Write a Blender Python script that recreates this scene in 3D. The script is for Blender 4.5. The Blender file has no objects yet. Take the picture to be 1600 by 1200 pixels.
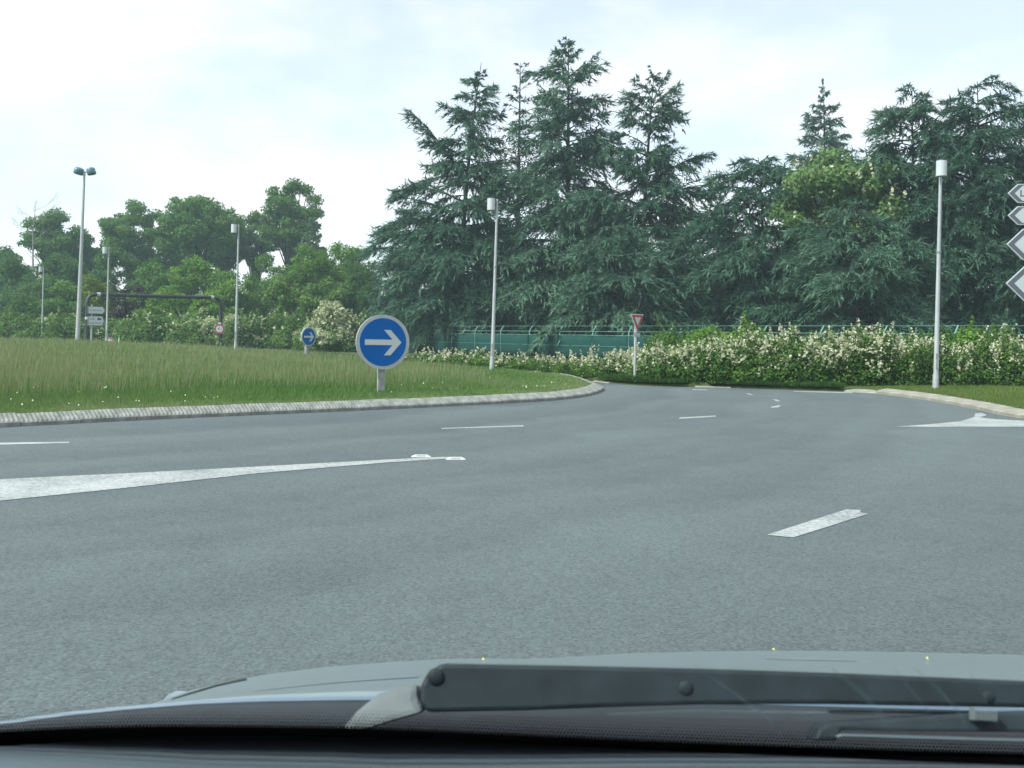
import bpy, math, random
import numpy as np
from mathutils import Matrix, Vector

# ------------------------------------------------------------------ camera
EYE = 1.30
FPX = 1500.0            # focal length in pixels of a 1600 px wide frame
CX, CY = 800.0, 528.0   # where the optical axis meets the frame
ROLL = math.radians(1.0)
CR, SR = math.cos(ROLL), math.sin(ROLL)
scene = bpy.context.scene
col = scene.collection

cd = bpy.data.cameras.new("camera")
cam = bpy.data.objects.new("camera", cd)
col.objects.link(cam)
cd.sensor_width = 36.0
cd.lens = 36.0 * FPX / 1600.0
cd.shift_y = -(600.0 - CY) / 1600.0
cd.clip_start = 0.02
cd.clip_end = 6000.0
cam.matrix_world = Matrix(((CR, -SR, 0, 0), (0, 0, -1, 0), (SR, CR, 0, EYE), (0, 0, 0, 1)))
cd.dof.use_dof = True
cd.dof.focus_distance = 22.0
cd.dof.aperture_fstop = 13.0
scene.camera = cam

# ------------------------------------------------------------------ sky, sun, exposure
SUN_EL = math.radians(47)
SUN_DIR = Vector((-0.86, -0.51, 0)).normalized() * math.cos(SUN_EL) + Vector((0, 0, math.sin(SUN_EL)))  # towards the sun
world = bpy.data.worlds.new("World")
scene.world = world
world.use_nodes = True
wn, wl = world.node_tree.nodes, world.node_tree.links
wn.clear()
w_out = wn.new("ShaderNodeOutputWorld")
w_bg = wn.new("ShaderNodeBackground")
w_sky = wn.new("ShaderNodeTexSky")
w_sky.sky_type = 'NISHITA'
w_sky.sun_disc = False
w_sky.sun_elevation = SUN_EL
w_sky.sun_rotation = math.atan2(SUN_DIR.x, SUN_DIR.y)
w_sky.air_density = 1.0
w_sky.dust_density = 1.2
w_tc = wn.new("ShaderNodeTexCoord")
w_map = wn.new("ShaderNodeMapping")
w_map.inputs['Scale'].default_value = (1.6, 1.6, 3.6)
w_map.inputs['Location'].default_value = (0.35, 0.2, 0.1)
w_n = wn.new("ShaderNodeTexNoise")
w_n.inputs['Scale'].default_value = 2.1
w_n.inputs['Detail'].default_value = 6.0
w_n.inputs['Roughness'].default_value = 0.55
w_r = wn.new("ShaderNodeValToRGB")
w_r.color_ramp.elements[0].position = 0.40
w_r.color_ramp.elements[0].color = (0.50, 0.50, 0.50, 1)
w_r.color_ramp.elements[1].position = 0.64
w_r.color_ramp.elements[1].color = (0.97, 0.97, 0.97, 1)
w_mix = wn.new("ShaderNodeMix")
w_mix.data_type = 'RGBA'
w_mix.inputs["B"].default_value = (5.2, 4.5, 4.75, 1)      # sunlit thin cloud
wl.new(w_tc.outputs['Generated'], w_map.inputs['Vector'])
wl.new(w_map.outputs['Vector'], w_n.inputs['Vector'])
wl.new(w_n.outputs['Fac'], w_r.inputs['Fac'])
wl.new(w_r.outputs['Color'], w_mix.inputs['Factor'])
wl.new(w_sky.outputs['Color'], w_mix.inputs['A'])
wl.new(w_mix.outputs['Result'], w_bg.inputs['Color'])
w_bg.inputs['Strength'].default_value = 0.14
wl.new(w_bg.outputs['Background'], w_out.inputs['Surface'])

sd = bpy.data.lights.new("sun", 'SUN')
sd.energy = 3.3
sd.angle = math.radians(6)
sd.color = (1.0, 0.955, 0.88)
sun = bpy.data.objects.new("sun", sd)
col.objects.link(sun)
sun.rotation_euler = (-SUN_DIR).to_track_quat('-Z', 'Y').to_euler()
sun.location = (0, 0, 60)

scene.view_settings.view_transform = 'Standard'
scene.view_settings.look = 'None'
scene.view_settings.gamma = 1.0
scene.view_settings.use_curve_mapping = False
scene.view_settings.exposure = 0.92
scene.cycles.max_bounces = 6
scene.cycles.diffuse_bounces = 3
scene.cycles.glossy_bounces = 3
scene.cycles.transparent_max_bounces = 8
scene.cycles.volume_bounces = 0
scene.cycles.use_denoising = True
scene.cycles.use_adaptive_sampling = True
scene.cycles.adaptive_threshold = 0.02

# ------------------------------------------------------------------ sight lines of the survey: frame position + distance -> place
def P(px, py, Y):
    u, v = px - CX, py - CY
    return Vector(((u * CR + v * SR) / FPX * Y, Y, EYE + (u * SR - v * CR) / FPX * Y))

def G(px, py, z=0.0):
    u, v = px - CX, py - CY
    Y = (z - EYE) * FPX / (u * SR - v * CR)
    return P(px, py, Y)

def HZ(px):
    return CY + (px - CX) * math.tan(ROLL)

# ------------------------------------------------------------------ materials
MATS = {}
def mat(name):
    m = bpy.data.materials.new(name)
    m.use_nodes = True
    MATS[name] = m
    nt = m.node_tree
    return m, nt.nodes, nt.links, nt.nodes["Principled BSDF"]

def plain(name, rgb, rough=0.5, metal=0.0, var=0.0, scale=8.0, spec=0.5, bump=0.0, coat=0.0):
    m, n, l, b = mat(name)
    b.inputs['Roughness'].default_value = rough
    b.inputs['Metallic'].default_value = metal
    b.inputs['Specular IOR Level'].default_value = spec
    b.inputs['Coat Weight'].default_value = coat
    b.inputs['Base Color'].default_value = (*rgb, 1)
    if var or bump:
        tc = n.new("ShaderNodeTexCoord")
        nz = n.new("ShaderNodeTexNoise")
        nz.inputs['Scale'].default_value = scale
        nz.inputs['Detail'].default_value = 5
        l.new(tc.outputs['Object'], nz.inputs['Vector'])
        if var:
            r = n.new("ShaderNodeValToRGB")
            r.color_ramp.elements[0].position = 0.3
            r.color_ramp.elements[1].position = 0.7
            r.color_ramp.elements[0].color = (*[c * (1 - var) for c in rgb], 1)
            r.color_ramp.elements[1].color = (*[min(1, c * (1 + var)) for c in rgb], 1)
            l.new(nz.outputs['Fac'], r.inputs['Fac'])
            l.new(r.outputs['Color'], b.inputs['Base Color'])
        if bump:
            bp = n.new("ShaderNodeBump")
            bp.inputs['Strength'].default_value = bump
            bp.inputs['Distance'].default_value = 0.01
            l.new(nz.outputs['Fac'], bp.inputs['Height'])
            l.new(bp.outputs['Normal'], b.inputs['Normal'])
    return m

def leafmat(name, a, b_, transl=0.28, c=None):
    """Foliage: colour varies from leaf to leaf (attribute tint), some light passes through."""
    m, n, l, b = mat(name)
    n.remove(b)
    at = n.new("ShaderNodeAttribute")
    at.attribute_name = "tint"
    r = n.new("ShaderNodeValToRGB")
    r.color_ramp.elements[0].color = (*a, 1)
    r.color_ramp.elements[1].color = (*b_, 1)
    if c is not None:
        e = r.color_ramp.elements.new(0.55)
        e.color = (*c, 1)
    d = n.new("ShaderNodeBsdfDiffuse")
    t = n.new("ShaderNodeBsdfTranslucent")
    mx = n.new("ShaderNodeMixShader")
    mx.inputs['Fac'].default_value = transl
    l.new(at.outputs['Fac'], r.inputs['Fac'])
    l.new(r.outputs['Color'], d.inputs['Color'])
    l.new(r.outputs['Color'], t.inputs['Color'])
    l.new(d.outputs['BSDF'], mx.inputs[1])
    l.new(t.outputs['BSDF'], mx.inputs[2])
    l.new(mx.outputs['Shader'], n["Material Output"].inputs['Surface'])
    return m

# asphalt: pale worn aggregate, darker binder, polished wheel tracks, repairs
def asphalt():
    m, n, l, b = mat("asphalt")
    tc = n.new("ShaderNodeTexCoord")
    fine = n.new("ShaderNodeTexNoise"); fine.inputs['Scale'].default_value = 75; fine.inputs['Detail'].default_value = 4; fine.inputs['Roughness'].default_value = 0.7
    chip = n.new("ShaderNodeTexVoronoi"); chip.inputs['Scale'].default_value = 60
    big = n.new("ShaderNodeTexNoise"); big.inputs['Scale'].default_value = 0.22; big.inputs['Detail'].default_value = 5; big.inputs['Roughness'].default_value = 0.6
    mid = n.new("ShaderNodeTexNoise"); mid.inputs['Scale'].default_value = 2.4; mid.inputs['Detail'].default_value = 4
    for t in (fine, chip, big, mid):
        l.new(tc.outputs['Object'], t.inputs['Vector'])
    r1 = n.new("ShaderNodeValToRGB")
    r1.color_ramp.elements[0].position = 0.30; r1.color_ramp.elements[0].color = (0.055, 0.068, 0.0725, 1)
    r1.color_ramp.elements[1].position = 0.72; r1.color_ramp.elements[1].color = (0.130, 0.156, 0.166, 1)
    l.new(fine.outputs['Fac'], r1.inputs['Fac'])
    r2 = n.new("ShaderNodeValToRGB")     # single pale or rusty chips
    r2.color_ramp.elements[0].position = 0.0; r2.color_ramp.elements[0].color = (0.72, 0.71, 0.71, 1)
    r2.color_ramp.elements[1].position = 1.0; r2.color_ramp.elements[1].color = (1.32, 1.30, 1.28, 1)
    l.new(chip.outputs['Color'], r2.inputs['Fac'])
    mu = n.new("ShaderNodeMix"); mu.data_type = 'RGBA'; mu.blend_type = 'MULTIPLY'; mu.inputs['Factor'].default_value = 1
    l.new(r1.outputs['Color'], mu.inputs['A']); l.new(r2.outputs['Color'], mu.inputs['B'])
    r3 = n.new("ShaderNodeValToRGB")
    r3.color_ramp.elements[0].position = 0.32; r3.color_ramp.elements[0].color = (0.84, 0.85, 0.86, 1)
    r3.color_ramp.elements[1].position = 0.68; r3.color_ramp.elements[1].color = (1.10, 1.10, 1.09, 1)
    l.new(big.outputs['Fac'], r3.inputs['Fac'])
    mu2 = n.new("ShaderNodeMix"); mu2.data_type = 'RGBA'; mu2.blend_type = 'MULTIPLY'; mu2.inputs['Factor'].default_value = 1
    l.new(mu.outputs['Result'], mu2.inputs['A']); l.new(r3.outputs['Color'], mu2.inputs['B'])
    r4 = n.new("ShaderNodeValToRGB")
    r4.color_ramp.elements[0].position = 0.3; r4.color_ramp.elements[0].color = (0.95, 0.95, 0.95, 1)
    r4.color_ramp.elements[1].position = 0.7; r4.color_ramp.elements[1].color = (1.04, 1.04, 1.04, 1)
    l.new(mid.outputs['Fac'], r4.inputs['Fac'])
    mu3 = n.new("ShaderNodeMix"); mu3.data_type = 'RGBA'; mu3.blend_type = 'MULTIPLY'; mu3.inputs['Factor'].default_value = 1
    l.new(mu2.outputs['Result'], mu3.inputs['A']); l.new(r4.outputs['Color'], mu3.inputs['B'])
    # polished and oil-darkened wheel tracks circling the island
    sub = n.new("ShaderNodeVectorMath"); sub.operation = 'SUBTRACT'; sub.inputs[1].default_value = (-26, 32, 0)
    ln_ = n.new("ShaderNodeVectorMath"); ln_.operation = 'LENGTH'
    wob = n.new("ShaderNodeMath"); wob.operation = 'MULTIPLY_ADD'; wob.inputs[1].default_value = 3.0
    trk = n.new("ShaderNodeTexNoise"); trk.noise_dimensions = '1D'; trk.inputs['Scale'].default_value = 0.55; trk.inputs['Detail'].default_value = 3
    r5 = n.new("ShaderNodeValToRGB")
    r5.color_ramp.elements[0].position = 0.35; r5.color_ramp.elements[0].color = (0.86, 0.87, 0.88, 1)
    r5.color_ramp.elements[1].position = 0.62; r5.color_ramp.elements[1].color = (1.06, 1.06, 1.05, 1)
    l.new(tc.outputs['Object'], sub.inputs[0]); l.new(sub.outputs['Vector'], ln_.inputs[0])
    l.new(big.outputs['Fac'], wob.inputs[0]); l.new(ln_.outputs['Value'], wob.inputs[2]); l.new(wob.outputs['Value'], trk.inputs['W'])
    l.new(trk.outputs['Fac'], r5.inputs['Fac'])
    mu4 = n.new("ShaderNodeMix"); mu4.data_type = 'RGBA'; mu4.blend_type = 'MULTIPLY'; mu4.inputs['Factor'].default_value = 1
    l.new(mu3.outputs['Result'], mu4.inputs['A']); l.new(r5.outputs['Color'], mu4.inputs['B'])
    l.new(mu4.outputs['Result'], b.inputs['Base Color'])
    bp = n.new("ShaderNodeBump"); bp.inputs['Strength'].default_value = 0.6; bp.inputs['Distance'].default_value = 0.006
    l.new(fine.outputs['Fac'], bp.inputs['Height'])
    l.new(bp.outputs['Normal'], b.inputs['Normal'])
    b.inputs['Roughness'].default_value = 0.85
    b.inputs['Specular IOR Level'].default_value = 0.35
    return m

def paint_mat():
    """Thermoplastic paint worn through to the stone."""
    m, n, l, b = mat("road_paint")
    tc = n.new("ShaderNodeTexCoord")
    a = n.new("ShaderNodeTexNoise"); a.inputs['Scale'].default_value = 26; a.inputs['Detail'].default_value = 6; a.inputs['Roughness'].default_value = 0.75
    c = n.new("ShaderNodeTexNoise"); c.inputs['Scale'].default_value = 1.6; c.inputs['Detail'].default_value = 3
    l.new(tc.outputs['Object'], a.inputs['Vector']); l.new(tc.outputs['Object'], c.inputs['Vector'])
    ad = n.new("ShaderNodeMath"); ad.operation = 'MULTIPLY_ADD'; ad.inputs[1].default_value = 0.45
    l.new(c.outputs['Fac'], ad.inputs[0]); l.new(a.outputs['Fac'], ad.inputs[2])
    r = n.new("ShaderNodeValToRGB")
    r.color_ramp.elements[0].position = 0.56; r.color_ramp.elements[0].color = (0.13, 0.145, 0.15, 1)
    r.color_ramp.elements[1].position = 0.70; r.color_ramp.elements[1].color = (0.27, 0.285, 0.285, 1)
    e = r.color_ramp.elements.new(0.86); e.color = (0.40, 0.415, 0.41, 1)
    l.new(ad.outputs['Value'], r.inputs['Fac'])
    l.new(r.outputs['Color'], b.inputs['Base Color'])
    b.inputs['Roughness'].default_value = 0.7
    return m

def soil(name, c0, c1, c2, s1=0.35, s2=9.0):
    m, n, l, b = mat(name)
    tc = n.new("ShaderNodeTexCoord")
    a = n.new("ShaderNodeTexNoise"); a.inputs['Scale'].default_value = s1; a.inputs['Detail'].default_value = 5
    c = n.new("ShaderNodeTexNoise"); c.inputs['Scale'].default_value = s2; c.inputs['Detail'].default_value = 5
    l.new(tc.outputs['Object'], a.inputs['Vector']); l.new(tc.outputs['Object'], c.inputs['Vector'])
    r = n.new("ShaderNodeValToRGB")
    r.color_ramp.elements[0].position = 0.35; r.color_ramp.elements[0].color = (*c0, 1)
    r.color_ramp.elements[1].position = 0.65; r.color_ramp.elements[1].color = (*c1, 1)
    l.new(a.outputs['Fac'], r.inputs['Fac'])
    mx = n.new("ShaderNodeMix"); mx.data_type = 'RGBA'; mx.inputs['B'].default_value = (*c2, 1)
    r2 = n.new("ShaderNodeValToRGB"); r2.color_ramp.elements[0].position = 0.45; r2.color_ramp.elements[1].position = 0.75
    l.new(c.outputs['Fac'], r2.inputs['Fac']); l.new(r2.outputs['Color'], mx.inputs['Factor'])
    l.new(r.outputs['Color'], mx.inputs['A'])
    l.new(mx.outputs['Result'], b.inputs['Base Color'])
    b.inputs['Roughness'].default_value = 0.95
    b.inputs['Specular IOR Level'].default_value = 0.1
    return m

asphalt()
paint_mat()
soil("far_grass", (0.06, 0.10, 0.03), (0.09, 0.13, 0.045), (0.07, 0.08, 0.04))
soil("meadow_soil", (0.085, 0.145, 0.045), (0.12, 0.17, 0.06), (0.16, 0.15, 0.08), 0.5, 6.0)
soil("verge_soil", (0.04, 0.065, 0.022), (0.06, 0.085, 0.03), (0.10, 0.085, 0.05), 0.6, 7.0)
plain("concrete", (0.20, 0.205, 0.19), 0.9, var=0.35, scale=7, spec=0.2, bump=0.5)
plain("kerb_pale", (0.25, 0.235, 0.20), 0.9, var=0.22, scale=5, spec=0.2, bump=0.4)
plain("galv", (0.38, 0.40, 0.41), 0.5, metal=0.25, var=0.10, scale=3)
plain("galv_old", (0.27, 0.28, 0.285), 0.6, metal=0.2, var=0.25, scale=9)
plain("lamp_white", (0.48, 0.50, 0.51), 0.35, var=0.05, scale=4)
plain("lamp_cap", (0.05, 0.055, 0.07), 0.5)
plain("lamp_inside", (0.14, 0.13, 0.11), 0.6)
plain("lamp_teal", (0.10, 0.19, 0.24), 0.35, metal=0.2, var=0.1, scale=4)
plain("black_pipe", (0.022, 0.024, 0.026), 0.55, var=0.3, scale=5)
plain("sign_blue", (0.002, 0.088, 0.33), 0.6, var=0.10, scale=3, spec=0.08)
plain("sign_white", (0.42, 0.46, 0.46), 0.4, var=0.05, scale=6)
plain("sign_grey", (0.42, 0.46, 0.48), 0.45, var=0.06, scale=6)
plain("sign_red", (0.33, 0.025, 0.03), 0.4, var=0.08, scale=6)
plain("sign_black", (0.03, 0.033, 0.045), 0.5)
plain("sign_border", (0.09, 0.095, 0.12), 0.5)
plain("sign_rim", (0.34, 0.36, 0.36), 0.45, metal=0.2, var=0.06, scale=6)
plain("sign_pale_green", (0.66, 0.72, 0.66), 0.45)
plain("fence_screen", (0.012, 0.052, 0.045), 0.85, var=0.14, scale=1.3, spec=0.1)
plain("fence_post", (0.16, 0.30, 0.26), 0.6, var=0.15, scale=4)
plain("fence_wire", (0.16, 0.36, 0.31), 0.6)
plain("bark", (0.060, 0.052, 0.045), 0.95, var=0.4, scale=6, spec=0.1)
plain("dead_wood", (0.24, 0.22, 0.20), 0.9, var=0.25, scale=6, spec=0.1)
plain("stud_white", (0.5, 0.5, 0.48), 0.5, var=0.08, scale=30)
plain("car_paint", (0.27, 0.335, 0.355), 0.30, metal=0.55, var=0.03, scale=40, coat=0.15)
plain("car_black", (0.007, 0.013, 0.017), 0.5, var=0.3, scale=30)
plain("wiper_satin", (0.017, 0.025, 0.031), 0.6, var=0.3, scale=25, spec=0.3)
plain("wiper_cap", (0.12, 0.135, 0.14), 0.5, var=0.12, scale=20)
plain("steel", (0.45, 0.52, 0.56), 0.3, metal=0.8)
plain("fringe_blue", (0.12, 0.17, 0.24), 0.45)
plain("rubber", (0.012, 0.012, 0.013), 0.8)
plain("frit", (0.004, 0.004, 0.005), 0.9, spec=0.05)
plain("dash", (0.105, 0.130, 0.155), 0.9, var=0.10, scale=500, spec=0.15)
plain("petal", (0.62, 0.55, 0.10), 0.6, var=0.2, scale=60)
leafmat("cedar", (0.034, 0.084, 0.056), (0.170, 0.275, 0.190), 0.34, (0.084, 0.162, 0.112))
leafmat("cedar_dry", (0.06, 0.065, 0.045), (0.11, 0.13, 0.10), 0.18)
leafmat("oak", (0.055, 0.125, 0.030), (0.165, 0.290, 0.078), 0.42)
leafmat("dark_leaf", (0.040, 0.095, 0.032), (0.120, 0.215, 0.070), 0.38)
leafmat("young_leaf", (0.060, 0.140, 0.022), (0.190, 0.320, 0.060), 0.34)
leafmat("yellow_leaf", (0.10, 0.16, 0.02), (0.21, 0.28, 0.045), 0.32)
leafmat("birch_leaf", (0.05, 0.10, 0.045), (0.12, 0.19, 0.09), 0.3)
leafmat("scrub", (0.050, 0.110, 0.024), (0.170, 0.270, 0.075), 0.3)
leafmat("copper", (0.030, 0.024, 0.024), (0.07, 0.05, 0.045), 0.2)
leafmat("hedge", (0.024, 0.075, 0.016), (0.130, 0.225, 0.050), 0.3)
leafmat("blossom", (0.36, 0.37, 0.22), (0.62, 0.62, 0.46), 0.3)
leafmat("blossom_far", (0.30, 0.34, 0.18), (0.56, 0.57, 0.38), 0.3)
leafmat("grass", (0.080, 0.165, 0.040), (0.29, 0.28, 0.17), 0.34, (0.150, 0.225, 0.080))
leafmat("mown", (0.085, 0.140, 0.030), (0.25, 0.24, 0.10), 0.3, (0.140, 0.190, 0.055))
leafmat("chestnut", (0.070, 0.135, 0.045), (0.180, 0.275, 0.100), 0.34)
leafmat("daisy", (0.7, 0.7, 0.62), (0.85, 0.85, 0.8), 0.3)

# ------------------------------------------------------------------ mesh helpers
def np_mesh(name, V, Fs, m, tint=None, smooth=False):
    """Fast mesh from arrays: V (n,3), Fs list of (k, sides) index arrays, tint one value per face."""
    me = bpy.data.meshes.new(name)
    V = np.asarray(V, np.float32)
    idx = np.concatenate([np.asarray(f, np.int32).ravel() for f in Fs])
    tot = np.concatenate([np.full(len(f), np.asarray(f).shape[1], np.int32) for f in Fs])
    st = np.concatenate([[0], np.cumsum(tot)[:-1]]).astype(np.int32)
    me.vertices.add(len(V)); me.loops.add(len(idx)); me.polygons.add(len(tot))
    me.vertices.foreach_set("co", V.ravel())
    me.loops.foreach_set("vertex_index", idx)
    me.polygons.foreach_set("loop_start", st)
    me.polygons.foreach_set("use_smooth", np.full(len(tot), smooth))
    me.update(calc_edges=True)
    if tint is not None:
        a = me.attributes.new("tint", 'FLOAT', 'FACE')
        a.data.foreach_set("value", np.asarray(tint, np.float32))
    me.materials.append(MATS[m])
    return me

def link(name, me, parent=None, loc=(0, 0, 0)):
    o = bpy.data.objects.new(name, me)
    col.objects.link(o)
    o.location = loc
    if parent is not None:
        o.parent = parent
    return o

def tag(o, label=None, cat=None, group=None, kind=None):
    if label: o["label"] = label
    if cat: o["category"] = cat
    if group: o["group"] = group
    if kind: o["kind"] = kind
    return o

def empty(name, loc=(0, 0, 0), rz=0.0):
    o = bpy.data.objects.new(name, None)
    o.empty_display_size = 0.2
    col.objects.link(o)
    o.location = loc
    o.rotation_euler = (0, 0, rz)
    return o

class MB:
    """Collects polygons for one mesh."""
    def __init__(s):
        s.v, s.f = [], []
    def add(s, v, f):
        o = len(s.v)
        s.v += [tuple(p) for p in v]
        s.f += [tuple(i + o for i in q) for q in f]
    def box(s, lo, hi, M=None):
        (x0, y0, z0), (x1, y1, z1) = lo, hi
        v = [(x0, y0, z0), (x1, y0, z0), (x1, y1, z0), (x0, y1, z0), (x0, y0, z1), (x1, y0, z1), (x1, y1, z1), (x0, y1, z1)]
        if M is not None: v = [M @ Vector(p) for p in v]
        s.add(v, [(0, 3, 2, 1), (4, 5, 6, 7), (0, 1, 5, 4), (1, 2, 6, 5), (2, 3, 7, 6), (3, 0, 4, 7)])
    def prism(s, poly, a, b, f3):
        """poly (2-D) extruded from a to b; f3(u, v, w) -> point."""
        k = len(poly)
        v = [f3(u, w, a) for u, w in poly] + [f3(u, w, b) for u, w in poly]
        f = [tuple(range(k))[::-1], tuple(range(k, 2 * k))]
        f += [(i, (i + 1) % k, k + (i + 1) % k, k + i) for i in range(k)]
        s.add(v, f)
    def tube(s, pts, rad, n=8, caps=True):
        pts = [Vector(p) for p in pts]
        rings = []
        for i, p in enumerate(pts):
            d = (pts[min(i + 1, len(pts) - 1)] - pts[max(i - 1, 0)]).normalized()
            a = d.orthogonal().normalized() if abs(d.z) < 0.99 else Vector((1, 0, 0))
            if i: a = (pa - d * pa.dot(d)).normalized()
            pa = a
            b = d.cross(a)
            r = rad[i] if hasattr(rad, '__len__') else rad
            rings.append([p + (a * math.cos(2 * math.pi * k / n) + b * math.sin(2 * math.pi * k / n)) * r for k in range(n)])
        v = [q for r in rings for q in r]
        f = []
        for i in range(len(rings) - 1):
            for k in range(n):
                f.append((i * n + k, i * n + (k + 1) % n, (i + 1) * n + (k + 1) % n, (i + 1) * n + k))
        if caps:
            f.append(tuple(range(n))[::-1])
            f.append(tuple(range((len(rings) - 1) * n, len(rings) * n)))
        s.add(v, f)
    def build(s, name, m, parent=None, smooth=False, loc=(0, 0, 0), bevel=0.0):
        me = bpy.data.meshes.new(name)
        me.from_pydata([tuple(p) for p in s.v], [], s.f)
        me.materials.append(MATS[m])
        if smooth:
            me.polygons.foreach_set("use_smooth", [True] * len(me.polygons))
            me.set_sharp_from_angle(angle=math.radians(40))
        me.update()
        o = link(name, me, parent, loc)
        if bevel:
            b = o.modifiers.new("bevel", 'BEVEL'); b.width = bevel; b.segments = 2; b.limit_method = 'ANGLE'
        return o

def tubes_np(segs, n=5):
    """Many tapered straight-jointed tubes [(pts, radii)] -> V, F."""
    mb = MB()
    for pts, rad in segs:
        mb.tube(pts, rad, n, caps=False)
    return mb

def unit(a):
    return a / np.maximum(np.linalg.norm(a, axis=-1, keepdims=True), 1e-9)

def quads(c, a, b):
    """Rhombic leaves: centres c, half axes a and b."""
    n = len(c)
    V = np.stack([c - a, c + b * 0.9 - a * 0.15, c + a, c - b * 0.9 - a * 0.15], 1).reshape(-1, 3)
    F = np.arange(4 * n).reshape(n, 4)
    return V, F

def leaf_blobs(rng, blobs, per_area, size, up=0.25, fill=0.35):
    """Leaves through the outer volume of each (centre, radii) blob; n leaves by blob area."""
    cs, ns, tt = [], [], []
    for (c, r) in blobs:
        r = np.asarray(r, float)
        area = 12.6 * (r[0] * r[1] * r[2]) ** (2 / 3)
        n = max(8, int(area * per_area))
        d = unit(rng.normal(size=(n, 3)))
        rad = 1.0 - np.abs(rng.normal(0, fill, n)) * 0.8
        rad = np.clip(rad, 0.1, 1.12) * (1 + 0.12 * np.sin(d[:, 0] * 5 + c[0]) * np.cos(d[:, 2] * 6 + c[1]))
        cs.append(np.asarray(c) + d * r * rad[:, None])
        ns.append(d)
        tt.append(np.full(n, rng.normal(0.0, 0.13)) + rng.uniform(0.15, 0.85, n))
    c = np.concatenate(cs); d = np.concatenate(ns); t = np.concatenate(tt)
    nrm = unit(d * 0.75 + rng.normal(0, 0.55, d.shape) + np.array([0, 0, up]))
    a = unit(np.cross(nrm, rng.normal(size=d.shape)))
    b = np.cross(nrm, a)
    s = size * rng.uniform(0.6, 1.25, len(c))[:, None]
    V, F = quads(c, a * s * 0.5, b * s * 0.34)
    return V, F, np.clip(t, 0, 1)

# ------------------------------------------------------------------ ground, road, island
def poly_resample(pts, step):
    pts = [Vector((p[0], p[1], 0)) for p in pts]
    out, carry = [pts[0].copy()], 0.0
    for a, b in zip(pts[:-1], pts[1:]):
        L = (b - a).length
        s = step - carry
        while s <= L:
            out.append(a + (b - a) * (s / L)); s += step
        carry = L - (s - step)
    return out

def smooth_line(pts, closed=False, k=8):
    """Catmull-Rom through the points."""
    P_ = [Vector((p[0], p[1], 0)) for p in pts]
    n = len(P_); out = []
    rng_ = range(n if closed else n - 1)
    for i in rng_:
        p0 = P_[(i - 1) % n] if closed or i > 0 else P_[0] * 2 - P_[1]
        p1, p2 = P_[i], P_[(i + 1) % n]
        p3 = P_[(i + 2) % n] if closed or i + 2 < n else P_[-1] * 2 - P_[-2]
        for j in range(k):
            t = j / k
            out.append(0.5 * ((2 * p1) + (p2 - p0) * t + (2 * p0 - 5 * p1 + 4 * p2 - p3) * t * t + (3 * p1 - p0 - 3 * p2 + p3) * t ** 3))
    if not closed: out.append(P_[-1].copy())
    return out

# far ground to the horizon
N = 64
mb = MB()
rings = [0.0, 120.0, 400.0, 1500.0, 5000.0]
vv = [(0, 60, -0.03)]
for r in rings[1:]:
    vv += [(r * math.cos(2 * math.pi * k / N), 60 + r * math.sin(2 * math.pi * k / N), -0.03) for k in range(N)]
ff = [(0, 1 + k, 1 + (k + 1) % N) for k in range(N)]
for j in range(len(rings) - 2):
    o = 1 + j * N
    ff += [(o + k, o + N + k, o + N + (k + 1) % N, o + (k + 1) % N) for k in range(N)]
mb.add(vv, ff)
tag(mb.build("ground", "far_grass"), "far green ground running out to the horizon", "ground", kind="structure")

# asphalt sheet of the roundabout
mb = MB()
xs = np.linspace(-75, 55, 14); ys = np.linspace(-25, 80, 12)
vv = [(x, y, 0.0) for y in ys for x in xs]
ff = [(j * 14 + i, j * 14 + i + 1, (j + 1) * 14 + i + 1, (j + 1) * 14 + i) for j in range(11) for i in range(13)]
mb.add(vv, ff)
road = tag(mb.build("road", "asphalt"), "worn grey asphalt of the roundabout", "road", kind="structure")

# outline of the central island (road side of its kerb), anticlockwise from the near left
near = [G(0, 668), G(200, 657.5), G(400, 648.5), G(600, 640), G(750, 632.5), G(850, 627), G(905, 621.5), G(932, 615.5), G(941, 611), G(938, 606.5)]
island_pts = [(-52, 6), (-42, -0.5), (-30, -1.5), (-20, 2.0), (-13.6, 6.3), (-9.8, 9.7)] + [(p.x, p.y) for p in near] + \
             [(1.9, 31.5), (-0.2, 38.0), (-4.5, 47.0), (-10.5, 55.0), (-20, 60.5), (-33, 62.5), (-47, 58), (-59, 46), (-62, 30), (-59, 16)]
island_line = smooth_line(island_pts, closed=True, k=8)
ISL = np.array([(p.x, p.y) for p in island_line])

def seg_dist(q, line, closed=True):
    a = line; b = np.roll(line, -1, 0) if closed else line[1:]
    a = a if closed else line[:-1]
    d = np.full(len(q), 1e9)
    ab = b - a; L2 = (ab ** 2).sum(1) + 1e-12
    for i in range(len(a)):
        t = np.clip(((q - a[i]) @ ab[i]) / L2[i], 0, 1)
        d = np.minimum(d, np.linalg.norm(q - (a[i] + t[:, None] * ab[i]), axis=1))
    return d

def inside(q, poly):
    x, y = q[:, 0], q[:, 1]; c = np.zeros(len(q), bool)
    j = len(poly) - 1
    for i in range(len(poly)):
        xi, yi = poly[i]; xj, yj = poly[j]
        k = ((yi > y) != (yj > y)) & (x < (xj - xi) * (y - yi) / (yj - yi + 1e-12) + xi)
        c ^= k; j = i
    return c

def island_h(q, d=None):
    d = seg_dist(q, ISL) if d is None else d
    sm_ = np.clip((-q[:, 0] - 4.0) / 20.0, 0, 1)
    rise = 0.10 + 0.46 * sm_ * sm_ * (3 - 2 * sm_)
    h = 0.13 + rise * (1 - np.exp(-(np.maximum(d - 0.25, 0) / 5.0) ** 1.25))
    return h + 0.03 * np.sin(q[:, 0] * 0.9 + 1) * np.sin(q[:, 1] * 0.7) * np.clip(d / 3, 0, 1)

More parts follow.
